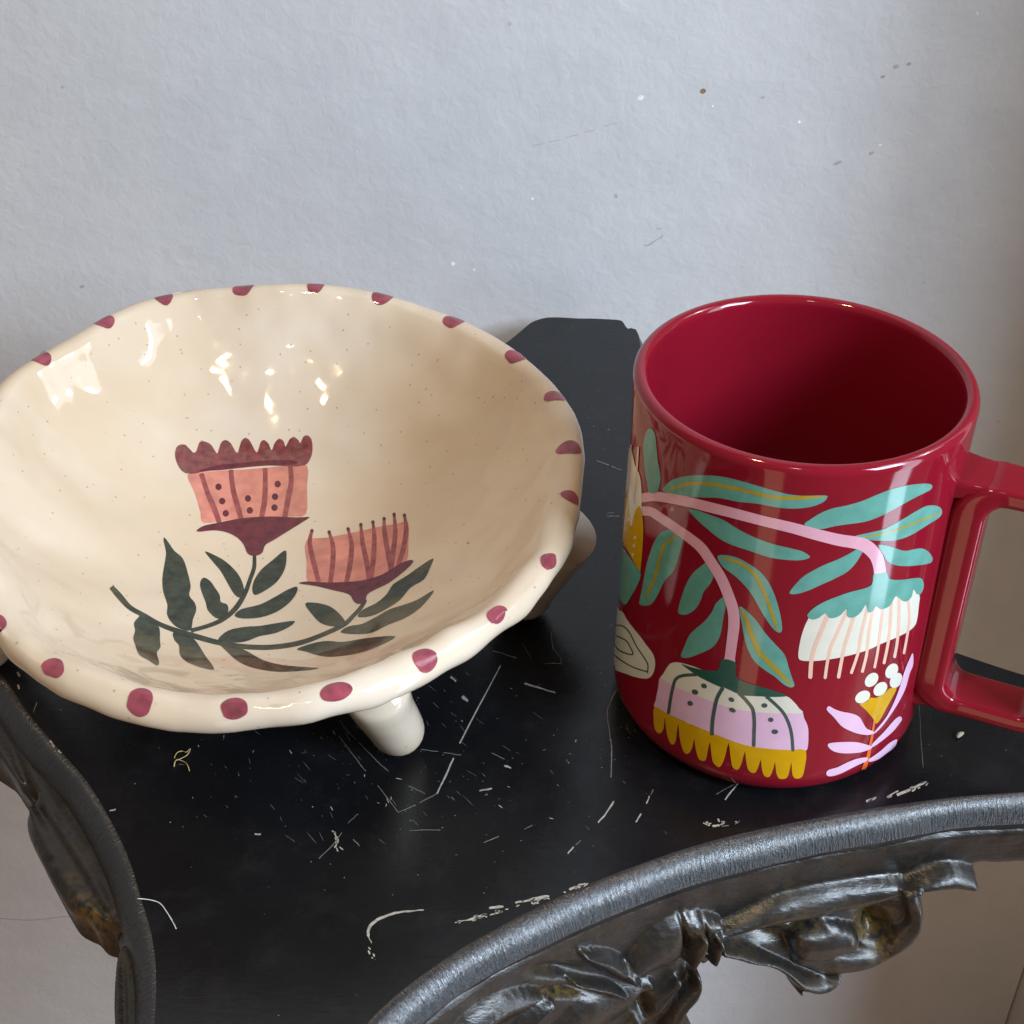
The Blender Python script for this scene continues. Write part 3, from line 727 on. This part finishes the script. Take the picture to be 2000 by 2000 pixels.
leaf(ZA([(1110, 1195), (1180, 1240), (1250, 1310), (1320, 1410), (1400, 1500), (1480, 1590), (1515, 1700), (1545, 1790), (1560, 1840), (1530, 1858), (1470, 1830), (1400, 1770), (1310, 1710), (1230, 1640), (1180, 1550), (1150, 1450), (1130, 1330)]),
     ZA([(1130, 1220), (1175, 1330), (1220, 1450), (1270, 1560), (1350, 1650), (1450, 1750), (1540, 1845)]), 38)
leaf(ZB([(130, 525), (180, 480), (260, 430), (360, 390), (480, 365), (600, 330), (720, 280), (850, 230), (980, 200), (1080, 188), (1150, 188), (1178, 205), (1165, 235), (1110, 265), (1020, 310), (930, 360), (840, 410), (740, 460), (620, 500), (480, 520), (380, 535), (250, 560)]))
leaf(ZB([(540, 618), (660, 590), (780, 560), (860, 520), (950, 470), (1050, 410), (1130, 370), (1200, 366), (1245, 385), (1258, 420), (1240, 460), (1180, 500), (1100, 550), (1020, 600), (940, 635), (850, 655), (760, 655), (680, 650), (600, 635)]),
     ZB([(600, 625), (760, 600), (900, 560), (1030, 510), (1150, 460), (1245, 425)]), 14)
leaf(ZB([(735, 690), (830, 700), (900, 725), (960, 738), (1030, 725), (1090, 718), (1140, 740), (1178, 790), (1172, 830), (1120, 848), (1020, 860), (930, 862), (860, 850), (810, 820), (780, 770)]))
leaf(ZB([(590, 710), (500, 760), (400, 810), (300, 850), (200, 900), (120, 950), (60, 1010), (12, 1070), (20, 1092), (80, 1088), (170, 1060), (280, 1010), (390, 960), (480, 910), (550, 840), (600, 760), (612, 740)]))
leaf(ZA([(200, 770), (270, 870), (300, 905), (300, 960), (265, 1040), (220, 1120), (190, 1170), (165, 1175), (140, 1140), (118, 1080), (90, 950), (80, 780), (140, 700)]))
stem(ZA([(290, 310), (400, 292), (520, 303), (680, 333), (850, 375), (1050, 425), (1300, 490), (1550, 550)]) + ZB([(200, 595), (400, 645), (540, 668), (620, 690), (680, 735), (720, 790), (742, 860), (750, 930)]), [17, 18, 19, 19.5, 20, 20, 20, 21, 22, 23, 24, 26, 26, 25, 24, 23.5])
stem(ZA([(300, 412), (380, 415), (450, 455), (560, 530), (700, 630), (800, 715), (880, 830), (960, 960), (1020, 1100), (1060, 1230), (1065, 1350), (1050, 1480), (1028, 1645)]), [18, 18, 18, 18, 19, 20, 20, 21, 21, 22, 22, 21, 20])
# flower at the left edge of the view
fl = mp('flower', ZE([(150, 1240), (190, 1260), (210, 1400), (228, 1410), (240, 1470), (262, 1560), (285, 1600), (305, 1680), (312, 1800), (312, 1900), (300, 2000), (240, 2060), (150, 1950), (90, 1800), (60, 1600), (80, 1400)]), 'cream_print', 3)
mp('flower_base', ZE([(195, 1740), (208, 1860), (215, 2000), (225, 2060), (240, 2000), (258, 1930), (285, 1885), (305, 1900), (322, 2000), (326, 2100), (318, 2250), (305, 2380), (298, 2415), (250, 2340), (195, 2240), (140, 2130), (110, 2000), (90, 1900), (110, 1780), (150, 1860), (175, 1800)]), 'mustard_print', 5)
for p in ([(225, 1380), (218, 1500), (208, 1650), (200, 1800)], [(285, 1400), (275, 1550), (262, 1700), (250, 1850)], [(175, 1380), (160, 1550), (150, 1700)]):
    mp('stripe', stroke(ZE(p), [3, 4, 3, 2][:len(p)]), 'peach_print', 6)
for x, y in ((258, 628), (250, 695), (242, 770), (180, 560), (205, 480)): mp('seed_dot', oval(*ZA([(x, y)])[0], 1.6, 3.4, .2, 8), 'cream_print', 7)
# cream pod with drawn lines
mp('seed_pod', ZA([(70, 1230), (150, 1235), (190, 1300), (250, 1380), (300, 1440), (350, 1510), (390, 1560), (415, 1610), (422, 1670), (410, 1730), (380, 1775), (330, 1785), (250, 1770), (180, 1745), (120, 1725), (70, 1690), (40, 1550), (40, 1400)]), 'cream_print', 3)
mp('pod_line', stroke(ZA([(70, 1362), (130, 1348), (180, 1370), (220, 1420), (270, 1520), (330, 1610), (362, 1670), (360, 1735)]), 2.6), 'slate_print', 5)
mp('pod_line', stroke(ZA([(362, 1730), (250, 1695), (150, 1640), (60, 1570)]), 2.6), 'slate_print', 5)
mp('pod_line', stroke(ZA([(60, 1420), (140, 1450), (190, 1480), (220, 1530), (240, 1585), (190, 1580), (130, 1555), (90, 1510), (60, 1480)]), 2.6), 'slate_print', 5)
# large drooping flower
mp('flower', ZC([(470, 510), (445, 600), (425, 700), (413, 762), (500, 808), (650, 880), (850, 965), (1050, 1045), (1200, 1088), (1400, 1113), (1550, 1118), (1650, 1116), (1670, 1080), (1675, 1000), (1670, 920), (1640, 850), (1605, 790), (1400, 780), (1200, 770), (1060, 740), (900, 700), (740, 630), (600, 580)]), 'lilac_print', 3)
mp('flower_cap', ZC([(560, 395), (520, 430), (485, 490), (466, 518), (530, 560), (600, 600), (740, 655), (900, 720), (1060, 770), (1200, 795), (1400, 810), (1620, 808), (1600, 770), (1550, 710), (1490, 668), (1350, 640), (1200, 600), (1000, 540), (800, 450), (640, 398)]), 'cream_print', 4)
mp('flower_fringe', ZC([(415, 755), (408, 850), (415, 930), (440, 970), (470, 970), (490, 930), (498, 850), (502, 855), (510, 930), (525, 1010), (550, 1062), (575, 1062), (592, 1020), (600, 940), (612, 900), (620, 1000), (640, 1090), (665, 1138), (700, 1135), (725, 1080), (740, 1020), (752, 1100), (775, 1180), (810, 1200), (835, 1190), (850, 1120), (868, 1045), (878, 1120), (890, 1200), (920, 1240), (950, 1250), (980, 1200), (1000, 1130), (1022, 1050), (1035, 1150), (1050, 1240), (1075, 1268), (1105, 1265), (1130, 1210), (1155, 1120), (1165, 1200), (1180, 1270), (1215, 1298), (1245, 1290), (1270, 1230), (1285, 1190), (1292, 1250), (1305, 1310), (1330, 1332), (1360, 1325), (1385, 1270), (1402, 1210), (1410, 1290), (1430, 1340), (1465, 1348), (1500, 1335), (1520, 1280), (1535, 1210), (1540, 1290), (1555, 1335), (1590, 1345), (1625, 1325), (1645, 1250), (1655, 1112), (1550, 1110), (1400, 1105), (1200, 1080), (1050, 1035), (850, 955), (650, 870), (500, 800)]), 'mustard_print', 5, n=2)
for p, w_ in (([(760, 492), (650, 500), (590, 530), (565, 600), (545, 700), (530, 805)], 6.4), ([(975, 600), (930, 680), (905, 780), (890, 880), (885, 978)], 7.4), ([(1110, 645), (1180, 720), (1220, 780), (1232, 870), (1230, 980), (1228, 1070)], 7), ([(1330, 670), (1420, 750), (1480, 820), (1520, 910), (1540, 1000), (1548, 1110)], 6.4)):
    mp('stripe', stroke(ZC(p), w_), 'slate_print', 6)
for x, y, a, b_ in ((820, 585, 25, 20), (747, 635, 28, 21), (707, 728, 24, 20), (1045, 697, 25, 18), (1053, 783, 29, 18), (1315, 745, 25, 19), (1367, 862, 22, 19), (1400, 960, 27, 20)):
    mp('seed_dot', oval(*ZC([(x, y)])[0], a * S, b_ * S, .45 if x < 1100 else 0, 10), 'slate_print', 6)
mp('flower_calyx', ZC([(635, 405), (700, 425), (800, 450), (900, 462), (935, 455), (955, 400), (968, 368), (1020, 368), (1080, 395), (1078, 450), (1090, 515), (1180, 560), (1300, 595), (1400, 625), (1500, 665), (1400, 675), (1280, 670), (1140, 662), (1080, 640), (990, 600), (960, 595), (880, 560), (790, 515), (720, 470)]), 'dark_green_print', 7)
# flower on the right
mp('flower', ZB([(165, 1290), (200, 1230), (600, 1130), (1000, 1060), (1020, 1048), (1072, 1100), (1068, 1180), (1055, 1290), (1035, 1350), (980, 1400), (880, 1450), (760, 1500), (650, 1550), (500, 1595), (350, 1625), (220, 1640), (110, 1637), (82, 1610), (85, 1540), (105, 1440), (135, 1350)]), 'cream_print', 3)
for p, w_ in (([(330, 1240), (270, 1390), (225, 1500), (190, 1620), (178, 1770)], 34), ([(480, 1230), (400, 1410), (350, 1520), (320, 1640), (300, 1775)], 26), ([(550, 1230), (490, 1420), (450, 1560), (410, 1770)], 28), ([(650, 1200), (600, 1400), (570, 1570), (515, 1735)], 24), ([(695, 1200), (660, 1400), (640, 1580), (605, 1725)], 24), ([(775, 1190), (750, 1400), (730, 1560), (705, 1690)], 22), ([(843, 1160), (830, 1380), (810, 1520), (782, 1655)], 24), ([(905, 1110), (905, 1300), (890, 1480), (868, 1605)], 24), ([(980, 1120), (990, 1300), (970, 1440), (945, 1575)], 20)):
    mp('stripe', stroke(ZB(p), w_ * S), 'peach_print', 5)
mp('flower_calyx', ZB([(698, 925), (750, 922), (802, 912), (820, 960), (870, 975), (950, 972), (1020, 962), (1080, 960), (1102, 990), (1105, 1040), (1080, 1090), (1050, 1090), (1022, 1050), (1010, 1110), (970, 1150), (930, 1145), (885, 1108), (862, 1130), (840, 1175), (800, 1205), (750, 1215), (717, 1188), (690, 1230), (650, 1240), (634, 1175), (600, 1230), (550, 1275), (500, 1285), (475, 1260), (476, 1210), (430, 1260), (380, 1285), (330, 1285), (302, 1248), (250, 1285), (195, 1300), (160, 1280), (155, 1260), (200, 1210), (280, 1160), (400, 1110), (520, 1070), (620, 1045), (680, 1015), (690, 960)]), 'teal_print', 7, n=2)
# small sprig
for x, y, rot in ((680, 535, -.85), (845, 462, -1.0), (880, 540, -1.05), (752, 610, -.8), (607, 675, -.55)): mp('berry', oval(*ZD([(x, y)])[0], 66 * S, 46 * S, rot, 14), 'cream_print', 4)
mp('sprig_cup', ZD([(583, 735), (640, 715), (670, 682), (720, 682), (790, 640), (830, 605), (885, 603), (850, 680), (800, 770), (745, 870), (712, 893), (690, 850), (630, 780)]), 'mustard_print', 3)
mp('sprig_stem', stroke(ZD([(700, 870), (690, 950), (670, 1060), (645, 1180), (605, 1290)]), [3.5, 4.5, 5.5, 7, 8.5]), 'orange_print', 10)
for p in ([(330, 748), (380, 775), (440, 795), (520, 810), (580, 840), (610, 890), (640, 935), (690, 955), (695, 975), (640, 985), (570, 975), (500, 950), (430, 910), (370, 840), (320, 790), (312, 768)],
          [(1012, 315), (1020, 350), (1015, 420), (990, 480), (960, 590), (930, 660), (880, 750), (820, 840), (760, 920), (700, 975), (705, 955), (760, 890), (810, 820), (860, 720), (900, 620), (930, 520), (960, 430), (990, 360)],
          [(915, 835), (925, 860), (900, 900), (850, 960), (780, 1020), (720, 1065), (685, 1085), (680, 1065), (720, 1020), (780, 960), (840, 890), (885, 845)],
          [(880, 1022), (884, 1045), (860, 1090), (800, 1135), (740, 1180), (690, 1200), (660, 1205), (655, 1185), (700, 1155), (760, 1110), (820, 1055)],
          [(340, 1052), (400, 1045), (480, 1042), (560, 1045), (620, 1060), (680, 1080), (670, 1100), (600, 1125), (520, 1135), (440, 1135), (370, 1120), (330, 1090), (320, 1065)],
          [(330, 1270), (400, 1250), (480, 1210), (560, 1180), (640, 1170), (635, 1200), (580, 1225), (500, 1265), (430, 1300), (360, 1322), (318, 1320), (308, 1295)]):
    mp('sprig_leaf', ZD(p), 'lilac_print', 11)

# ------------------------------------------------------------------ bowl
bowl = empty('ceramic_bowl', (-.146, .024, 0))
tag(bowl, 'handmade cream speckled bowl with plum rim dots and painted flowers on stubby feet', 'bowl')
outl = [(0, 743), (33, 716), (72, 687), (111, 666), (156, 647), (203, 618), (245, 595), (286, 578), (341, 572), (400, 563), (460, 556), (525, 554), (570, 554), (616, 555), (650, 556), (699, 565), (745, 569), (802, 586), (845, 603), (889, 619), (936, 636),
        (994, 668), (1051, 714), (1105, 779), (1132, 823), (1143, 870), (1142, 920), (1137, 971), (1135, 1015), (1118, 1069), (1088, 1126), (1064, 1172), (1014, 1219), (936, 1272), (869, 1320), (815, 1346), (735, 1380),
        (634, 1409), (600, 1415), (507, 1427), (435, 1433), (344, 1433), (272, 1420), (181, 1389), (109, 1362), (62, 1330), (29, 1302), (0, 1275)]
OC = [16.9, 13.6, 11.6, 12.1, 12.3, 8.4, -3.1, -4.4, -3.2, 0.4, 0.6, 3.8, 8.9, 10.3, 11.3, 6.8, 4.0, 1.6, 5.9, 6.9, 4.2, 0.6, 3.4, 4.0, 4.8, 4.4, 6.2, 5.0, 4.4, 7.7, 6.4, 8.9, 8.3, 8.8, 4.9, 0.1, -3.3, -6.4, -6.6, 2.0, 8.5, 14.3, 17.0, 13.4, 7.8, 5.7, 5.9, 8.9]
outl0 = outl
outl = []
for (x, y), q in zip(outl0, OC):
    l = math.hypot(x - 560, y - 1000); outl.append((x - (x - 560) / l * q, y - (y - 1000) / l * q))
RL = .0034
TILT = .055; ZR = .060; CY = .024; CXB = -.146
def rimz(x, y): return ZR + TILT * (y - CY)
def at_rim(px, py):
    d = ray(px, py); n_ = Vector((0, -TILT, 1)); p0 = Vector((0, CY, ZR)); return CAM + d * ((p0 - CAM).dot(n_) / d.dot(n_))
shr = []
for i in range(1, len(outl) - 1):
    a, b_ = outl[i - 1], outl[i + 1]; dx, dy = b_[0] - a[0], b_[1] - a[1]; l = math.hypot(dx, dy)
    x, y = outl[i]; nx, ny = -dy / l, dx / l
    q = at_rim(x, y); sc = FOC / (q - CAM).dot(FW)
    shr.append((x + nx * .0043 * sc, y + ny * .0043 * sc))
rp = [at_rim(x, y) for x, y in shr]
phi_ = np.array([math.atan2(p.y - CY, p.x - CXB) for p in rp]); rho_ = np.array([math.hypot(p.x - CXB, p.y - CY) for p in rp])
K = 11
def basis(f): 
    f = np.atleast_1d(f); c = [np.ones_like(f)]
    for k in range(1, K + 1): c += [np.cos(k * f), np.sin(k * f)]
    return np.stack(c, -1)
reg = np.diag([0] + [.0015 * k ** 2.6 for k in range(1, K + 1) for _ in (0, 1)])
A_ = basis(phi_); coef = np.linalg.solve(A_.T @ A_ + reg, A_.T @ rho_)
print('bowl rho', rho_.min(), rho_.max(), 'fit err', np.abs(A_ @ coef - rho_).max())
NPH = 300
phis = np.arange(NPH) * 2 * pi / NPH
rhos = basis(phis) @ coef
def rho(f):
    x = (f / (2 * pi) * NPH) % NPH; i = int(x) % NPH; k = x - int(x); return float(rhos[i] * (1 - k) + rhos[(i + 1) % NPH] * k)
ZB0 = .0205
def mid(f, g):
    r_ = rho(f); wav = .0011 * sin(5 * f + 1) + .0007 * sin(9 * f)
    zr = rimz(CXB + r_ * cos(f), CY + r_ * sin(f)) + wav * g ** 3
    e = .13 * g + .87 * g ** 2.35 if g < 1 else g
    zz = ZB0 + (zr - ZB0) * (.10 * g * g + .90 * g ** 2.3)
    rr = r_ * (g + 0.035 * sin(pi * g))
    return Vector((CXB + rr * cos(f), CY + rr * sin(f), zz))
def frame(f, g):
    e = 1e-3
    g1 = min(g + e, 1.0); g0 = max(g - e, .002)
    T = (mid(f, g1) - mid(f, g0)).normalized()
    U = (mid(f + e * 3, max(g, .02)) - mid(f - e * 3, max(g, .02))).normalized()
    n_ = U.cross(T).normalized()
    if n_.z < 0: n_ = -n_
    return T, n_
def lipr(g):
    k = min(max((g - .86) / .14, 0), 1); return RL + .0011 * k * k * (3 - 2 * k)
def bowl_pt(f, t):
    """t 0..1 inside, 1..2 round lip, 2..3 outside"""
    if t <= 1: p = mid(f, t); T, n_ = frame(f, max(t, .01)); q = p + n_ * lipr(t)
    elif t < 2:
        T, n_ = frame(f, 1); a = pi * (t - 1); q = mid(f, 1) + n_ * lipr(1) * cos(a) + T * lipr(1) * sin(a)
    else:
        g = 3 - t; p = mid(f, g); T, n_ = frame(f, max(g, .01)); q = p - n_ * lipr(g)
    g = t if t <= 1 else (1 if t < 2 else 3 - t)
    wr = max(0, (g - .55) / .45) if t < 1.5 else 1
    d = noise.noise(q * 42) * .0011 + noise.noise(q * 105 + Vector((3, 3, 3))) * (.00025 + .00055 * wr) + noise.noise(q * 190) * .00012 * wr
    m_ = min(1, g * 2)
    if 0 < t: q = q + (n_ if t < 1.5 else -n_) * d * m_
    return q
ts = [0.004] + [k / 46 for k in range(1, 47)] + [1 + k / 14 for k in range(1, 15)] + [2 + k / 30 for k in range(1, 30)] + [2.996]
V = []; nt_ = len(ts)
for i in range(NPH):
    for t in ts: V.append(bowl_pt(phis[i], t))
F = []
for i in range(NPH):
    j = (i + 1) % NPH
    for k in range(nt_ - 1): F.append((i * nt_ + k, i * nt_ + k + 1, j * nt_ + k + 1, j * nt_ + k))
F.append(tuple(i * nt_ for i in range(NPH))); F.append(tuple(i * nt_ + nt_ - 1 for i in range(NPH))[::-1])
BV, BF = list(V), list(F)
shell = mesh_obj('bowl_shell', V, F, M['bowl'], bowl)
bvh = BVHTree.FromPolygons(BV, BF)
VN = [v_.normal.copy() for v_ in shell.data.vertices]
# orientation check: inner normal should look up
if VN[20].z < 0:
    shell.data.flip_normals(); VN = [-n_ for n_ in VN]
def bowl_cast(px, py):
    h = bvh.ray_cast(CAM, ray(px, py))
    if h[0] is None: return None
    f = BF[h[2]]
    if len(f) == 4:
        ws = [1 / (1e-7 + (BV[i] - h[0]).length_squared) for i in f]; n_ = sum((VN[i] * w_ for i, w_ in zip(f, ws)), Vector()).normalized()
    else: n_ = h[1]
    if n_.dot(h[0] - CAM) > 0: n_ = -n_
    return h[0], n_

# feet
def foot(p_top, p_bot, r_t, r_b, name='foot'):
    p_top, p_bot = Vector(p_top), Vector(p_bot); V, F = [], []; n = 28
    ax = (p_bot - p_top); L = ax.length; ax.normalize(); B = ax.cross(Vector((0, 1, .2))).normalized(); U = B.cross(ax)
    rings = [(0, r_t * .9)] + [(k / 8 * L, r_t + (r_b - r_t) * (k / 8) ** .6) for k in range(1, 9)] + [(L + r_b * sin(a) * .92, r_b * cos(a)) for a in [pi / 2 * k / 9 for k in range(1, 9)]] + [(L + r_b * .92, .0003)]
    for (d, r_) in rings:
        for k in range(n):
            t = 2 * pi * k / n; q = p_top + ax * d + (B * cos(t) + U * sin(t)) * r_
            q += (q - (p_top + ax * d)).normalized() * noise.noise(q * 70) * .0010 if r_ > .002 else Vector()
            q.z = max(q.z, .0001)
            V.append(q)
    for i in range(len(rings) - 1):
        for k in range(n): F.append((i * n + k, i * n + (k + 1) % n, (i + 1) * n + (k + 1) % n, (i + 1) * n + k))
    F.append(tuple((len(rings) - 1) * n + k for k in range(n))); F.append(tuple(range(n))[::-1])
    return mesh_obj(name, V, F, M['bowl'], bowl)
foot(at_z(730, 1340, .033), at_z(772, 1421, .0082), .0090, .0080)
foot(at_z(1066, 1030, .034), at_z(1022, 1152, .0092), .0178, .0098)
foot(at_z(20, 1170, .034), at_z(-28, 1248, .0090), .0110, .0088)
fb = Vector((-.155, .098, .0088)); foot(Vector((-.153, .090, .034)), fb, .011, .0088)

# rim dots, painted over the lip
dots = [(315, 580, 20), (482, 563, 20), (630, 560, 16), (768, 582, 20), (908, 633, 19), (1026, 703, 19), (1106, 797, 17), (1126, 906, 18), (1122, 990, 16), (1063, 1112, 22), (962, 1213, 22), (817, 1296, 24), (650, 1356, 28), (463, 1380, 24), (280, 1378, 20), (113, 1323, 24), (2, 1240, 22), (50, 706, 18), (182, 635, 18)]
LIP = pi * .0045
for (x, y, hw) in dots:
    p = at_rim(x, y); f0 = math.atan2(p.y - CY, p.x - CXB); r_ = rho(f0)
    front = sin(f0) < .0
    a_ = hw / (7.4e3 if front else 6.2e3) * random.uniform(.95, 1.08); b_ = (.0026 if front else .0038) * random.uniform(.92, 1.1)
    s0 = -.0010 if front else -.0030
    poly = [(q[0], q[1]) for q in catmull([(a_ * cos(t) * random.uniform(.92, 1.08), b_ * sin(t) * random.uniform(.9, 1.08)) for t in [2 * pi * k / 9 for k in range(9)]], True, 3)]
    pts, tris = fill([(u * 1000, v_ * 1000) for u, v_ in poly], .9)
    V = []; Nn = []
    def sp(u, s):
        if abs(s) < LIP / 2: t = 1.5 + s / LIP
        elif s < 0: t = 1 - (abs(s) - LIP / 2) / .105
        else: t = 2 + (s - LIP / 2) / .105
        return bowl_pt(f0 + u / r_, t)
    for (u, s) in pts:
        u, s = u / 1000, s / 1000 + s0
        q = sp(u, s); e = .0004
        n_ = (sp(u + e, s) - sp(u - e, s)).cross(sp(u, s + e) - sp(u, s - e)).normalized()
        cc = mid(f0 + u / r_, 1)
        if n_.dot(q - cc) < 0: n_ = -n_
        V.append(q + n_ * .00016); Nn.append(n_)
    if sum((V[t[1]] - V[t[0]]).cross(V[t[2]] - V[t[0]]).normalized().dot(Nn[t[0]]) for t in tris) < 0: tris = [t[::-1] for t in tris]
    mesh_obj('rim_dot', V, tris, M['dot_paint'], shell, True, Nn)

# painted plant inside
T_ = .3623
F1 = lambda p: [(x * T_, 500 + y * T_) for x, y in p]
H1 = lambda p: [(x * T_, 1000 + y * T_) for x, y in p]
I1 = lambda p: [(600 + x * .3364, 1000 + y * .3364) for x, y in p]
def bp(name, poly, mat, layer=1, parent=None, **k): return decal(name, poly, M[mat], parent or shell, bowl_cast, layer, 8, **k)
bp('flower_petals', F1([(1010, 1180), (1090, 1165), (1330, 1150), (1560, 1130), (1655, 1130), (1655, 1250), (1650, 1390), (1560, 1405), (1400, 1410), (1250, 1420), (1100, 1440), (1080, 1380), (1050, 1280)]), 'peach_paint', 1.5)
bp('flower_crown', F1([(945, 1050), (960, 1022), (1000, 1018), (1040, 1060), (1060, 1050), (1075, 1005), (1105, 1000), (1140, 1020), (1165, 1060), (1175, 1060), (1190, 1010), (1215, 992), (1245, 1010), (1270, 1055), (1285, 1055), (1300, 1000), (1325, 980), (1350, 1000), (1375, 1050), (1390, 1055), (1405, 1005), (1425, 992), (1450, 1015), (1465, 1050), (1480, 1010), (1505, 985), (1530, 1000), (1540, 1030), (1560, 990), (1585, 975), (1610, 995), (1620, 1010), (1635, 975), (1658, 967), (1680, 990), (1685, 1050), (1670, 1100), (1640, 1130), (1560, 1135), (1450, 1130), (1330, 1140), (1200, 1155), (1100, 1160), (1060, 1172), (1000, 1172), (965, 1140), (945, 1090)]), 'plum_paint', 3, n=2)
bp('crown_line', stroke(F1([(1080, 1160), (1180, 1140), (1300, 1128), (1420, 1118), (1560, 1114), (1600, 1115)]), [4, 9, 8, 10, 9, 4]), 'dark_plum_paint', 4)
for p in ([(1085, 1175), (1120, 1280), (1150, 1350), (1180, 1430)], [(1245, 1155), (1255, 1250), (1275, 1330), (1300, 1415)], [(1430, 1145), (1430, 1250), (1425, 1330), (1410, 1410)], [(1565, 1130), (1570, 1220), (1555, 1300), (1535, 1410)]):
    bp('petal_stripe', stroke(F1(p), [9, 10, 11, 10]), 'stripe_paint', 3)
for x, y in ((1178, 1245), (1198, 1322), (1217, 1388), (1337, 1308), (1347, 1372), (1497, 1230), (1483, 1298), (1480, 1357)):
    bp('petal_dot', oval(*F1([(x, y)])[0], 6.2, 6.6, 0, 9), 'dark_plum_paint', 3)
bp('flower_base', F1([(1060, 1480), (1100, 1455), (1170, 1440), (1300, 1415), (1450, 1405), (1600, 1410), (1668, 1408), (1640, 1430), (1560, 1480), (1480, 1530), (1430, 1560), (1415, 1600), (1375, 1618), (1335, 1605), (1315, 1560), (1280, 1520), (1220, 1490), (1150, 1480), (1080, 1487)]), 'dark_plum_paint', 5)
bp('flower_petals', [(598, 1056), (640, 1050), (700, 1038), (740, 1029), (775, 1023), (797, 1021), (798, 1060), (793, 1100), (760, 1122), (700, 1138), (640, 1141), (602, 1138), (599, 1100)], 'peach_paint', 1.5)
for p in ([(28, 110), (15, 180), (35, 280), (65, 400)], [(128, 118), (150, 200), (148, 300), (135, 410)], [(238, 100), (258, 190), (250, 300), (228, 410)], [(312, 75), (322, 180), (345, 290), (360, 390)], [(382, 60), (390, 150), (385, 270), (372, 380)], [(447, 40), (450, 120), (470, 240), (488, 340)], [(505, 15), (512, 120), (500, 230), (488, 330)], [(565, 20), (575, 100), (560, 210), (530, 310)]):
    bp('stamen', stroke(I1(p), [5, 9, 10, 9]), 'stripe_paint', 3)
    bp('stamen_tip', oval(*I1([p[0]])[0], 3.4, 3.8, 0, 8), 'dark_plum_paint', 4)
bp('flower_base', [(584, 1140), (600, 1136), (640, 1138), (701, 1135), (745, 1123), (782, 1101), (802, 1094), (807, 1098), (792, 1114), (761, 1138), (735, 1151), (718, 1161), (713, 1175), (701, 1180), (691, 1175), (681, 1161), (650, 1153), (617, 1145)], 'dark_plum_paint', 5)
bp('stem', stroke(H1([(600, 405), (640, 450), (700, 515), (780, 560), (860, 605), (950, 640), (1050, 670), (1180, 705), (1300, 725), (1450, 730), (1600, 710), (1720, 670), (1850, 610)]) + [(691, 1202), (704, 1188), (713, 1174)], [9, 12, 10, 9, 9, 10, 11, 10, 10, 10, 10, 9, 9, 8, 8, 7]), 'leaf_paint', 2)
bp('stem', stroke(H1([(1030, 640), (1120, 615), (1200, 580), (1270, 520), (1320, 440), (1350, 360), (1370, 300), (1372, 240)]), [8, 8, 9, 10, 9, 8, 8, 7]), 'leaf_paint', 2.5)
LV = [H1([(885, 138), (905, 160), (940, 210), (985, 250), (1010, 320), (1028, 400), (1020, 450), (1050, 490), (1058, 530), (1040, 580), (1025, 640), (960, 625), (920, 590), (900, 550), (902, 500), (880, 430), (875, 360), (885, 290), (895, 220), (882, 160)]),
      H1([(765, 555), (830, 590), (860, 630), (862, 690), (865, 730), (845, 760), (858, 810), (845, 828), (800, 800), (750, 770), (730, 720), (718, 680), (728, 640), (722, 600), (745, 570)]),
      H1([(1105, 213), (1160, 235), (1220, 270), (1280, 330), (1310, 390), (1315, 440), (1290, 462), (1260, 440), (1230, 390), (1190, 320), (1140, 260)]),
      H1([(1535, 208), (1545, 240), (1535, 310), (1490, 380), (1420, 430), (1375, 448), (1360, 420), (1370, 370), (1410, 310), (1470, 260)]),
      H1([(1095, 355), (1130, 370), (1160, 410), (1185, 450), (1190, 485), (1225, 500), (1230, 540), (1200, 575), (1160, 570), (1120, 530), (1110, 490), (1090, 440), (1078, 390)]),
      H1([(1265, 560), (1300, 525), (1400, 500), (1480, 460), (1550, 420), (1600, 403), (1600, 435), (1560, 490), (1490, 540), (1400, 570), (1310, 575)]),
      H1([(1175, 690), (1230, 640), (1320, 620), (1400, 615), (1490, 600), (1588, 588), (1560, 620), (1480, 655), (1400, 670), (1320, 700), (1230, 705)]),
      H1([(935, 650), (1000, 660), (1050, 690), (1085, 740), (1110, 780), (1140, 820), (1152, 850), (1090, 840), (1010, 810), (970, 770), (965, 720), (940, 690)]),
      H1([(1180, 705), (1250, 720), (1330, 750), (1420, 800), (1520, 825), (1620, 835), (1720, 842), (1650, 855), (1500, 862), (1380, 845), (1290, 810), (1220, 750)]),
      H1([(1645, 495), (1700, 490), (1780, 510), (1840, 560), (1865, 610), (1800, 618), (1730, 600), (1680, 550)]),
      I1([(730, 270), (720, 310), (680, 390), (600, 440), (540, 510), (450, 570), (370, 605), (295, 610), (320, 570), (400, 530), (460, 480), (500, 420), (580, 370), (650, 320)]),
      I1([(735, 455), (700, 510), (640, 570), (560, 620), (470, 655), (380, 700), (290, 710), (195, 700), (240, 665), (320, 650), (400, 610), (480, 565), (560, 540), (640, 510)]),
      [(580, 1268), (609, 1257), (640, 1252), (670, 1254), (720, 1246), (773, 1243), (740, 1262), (700, 1276), (650, 1283), (620, 1280), (598, 1273)]]
for i, p in enumerate(LV): bp('painted_leaf', p, 'leaf_paint', 3 + (i % 2) * .5)
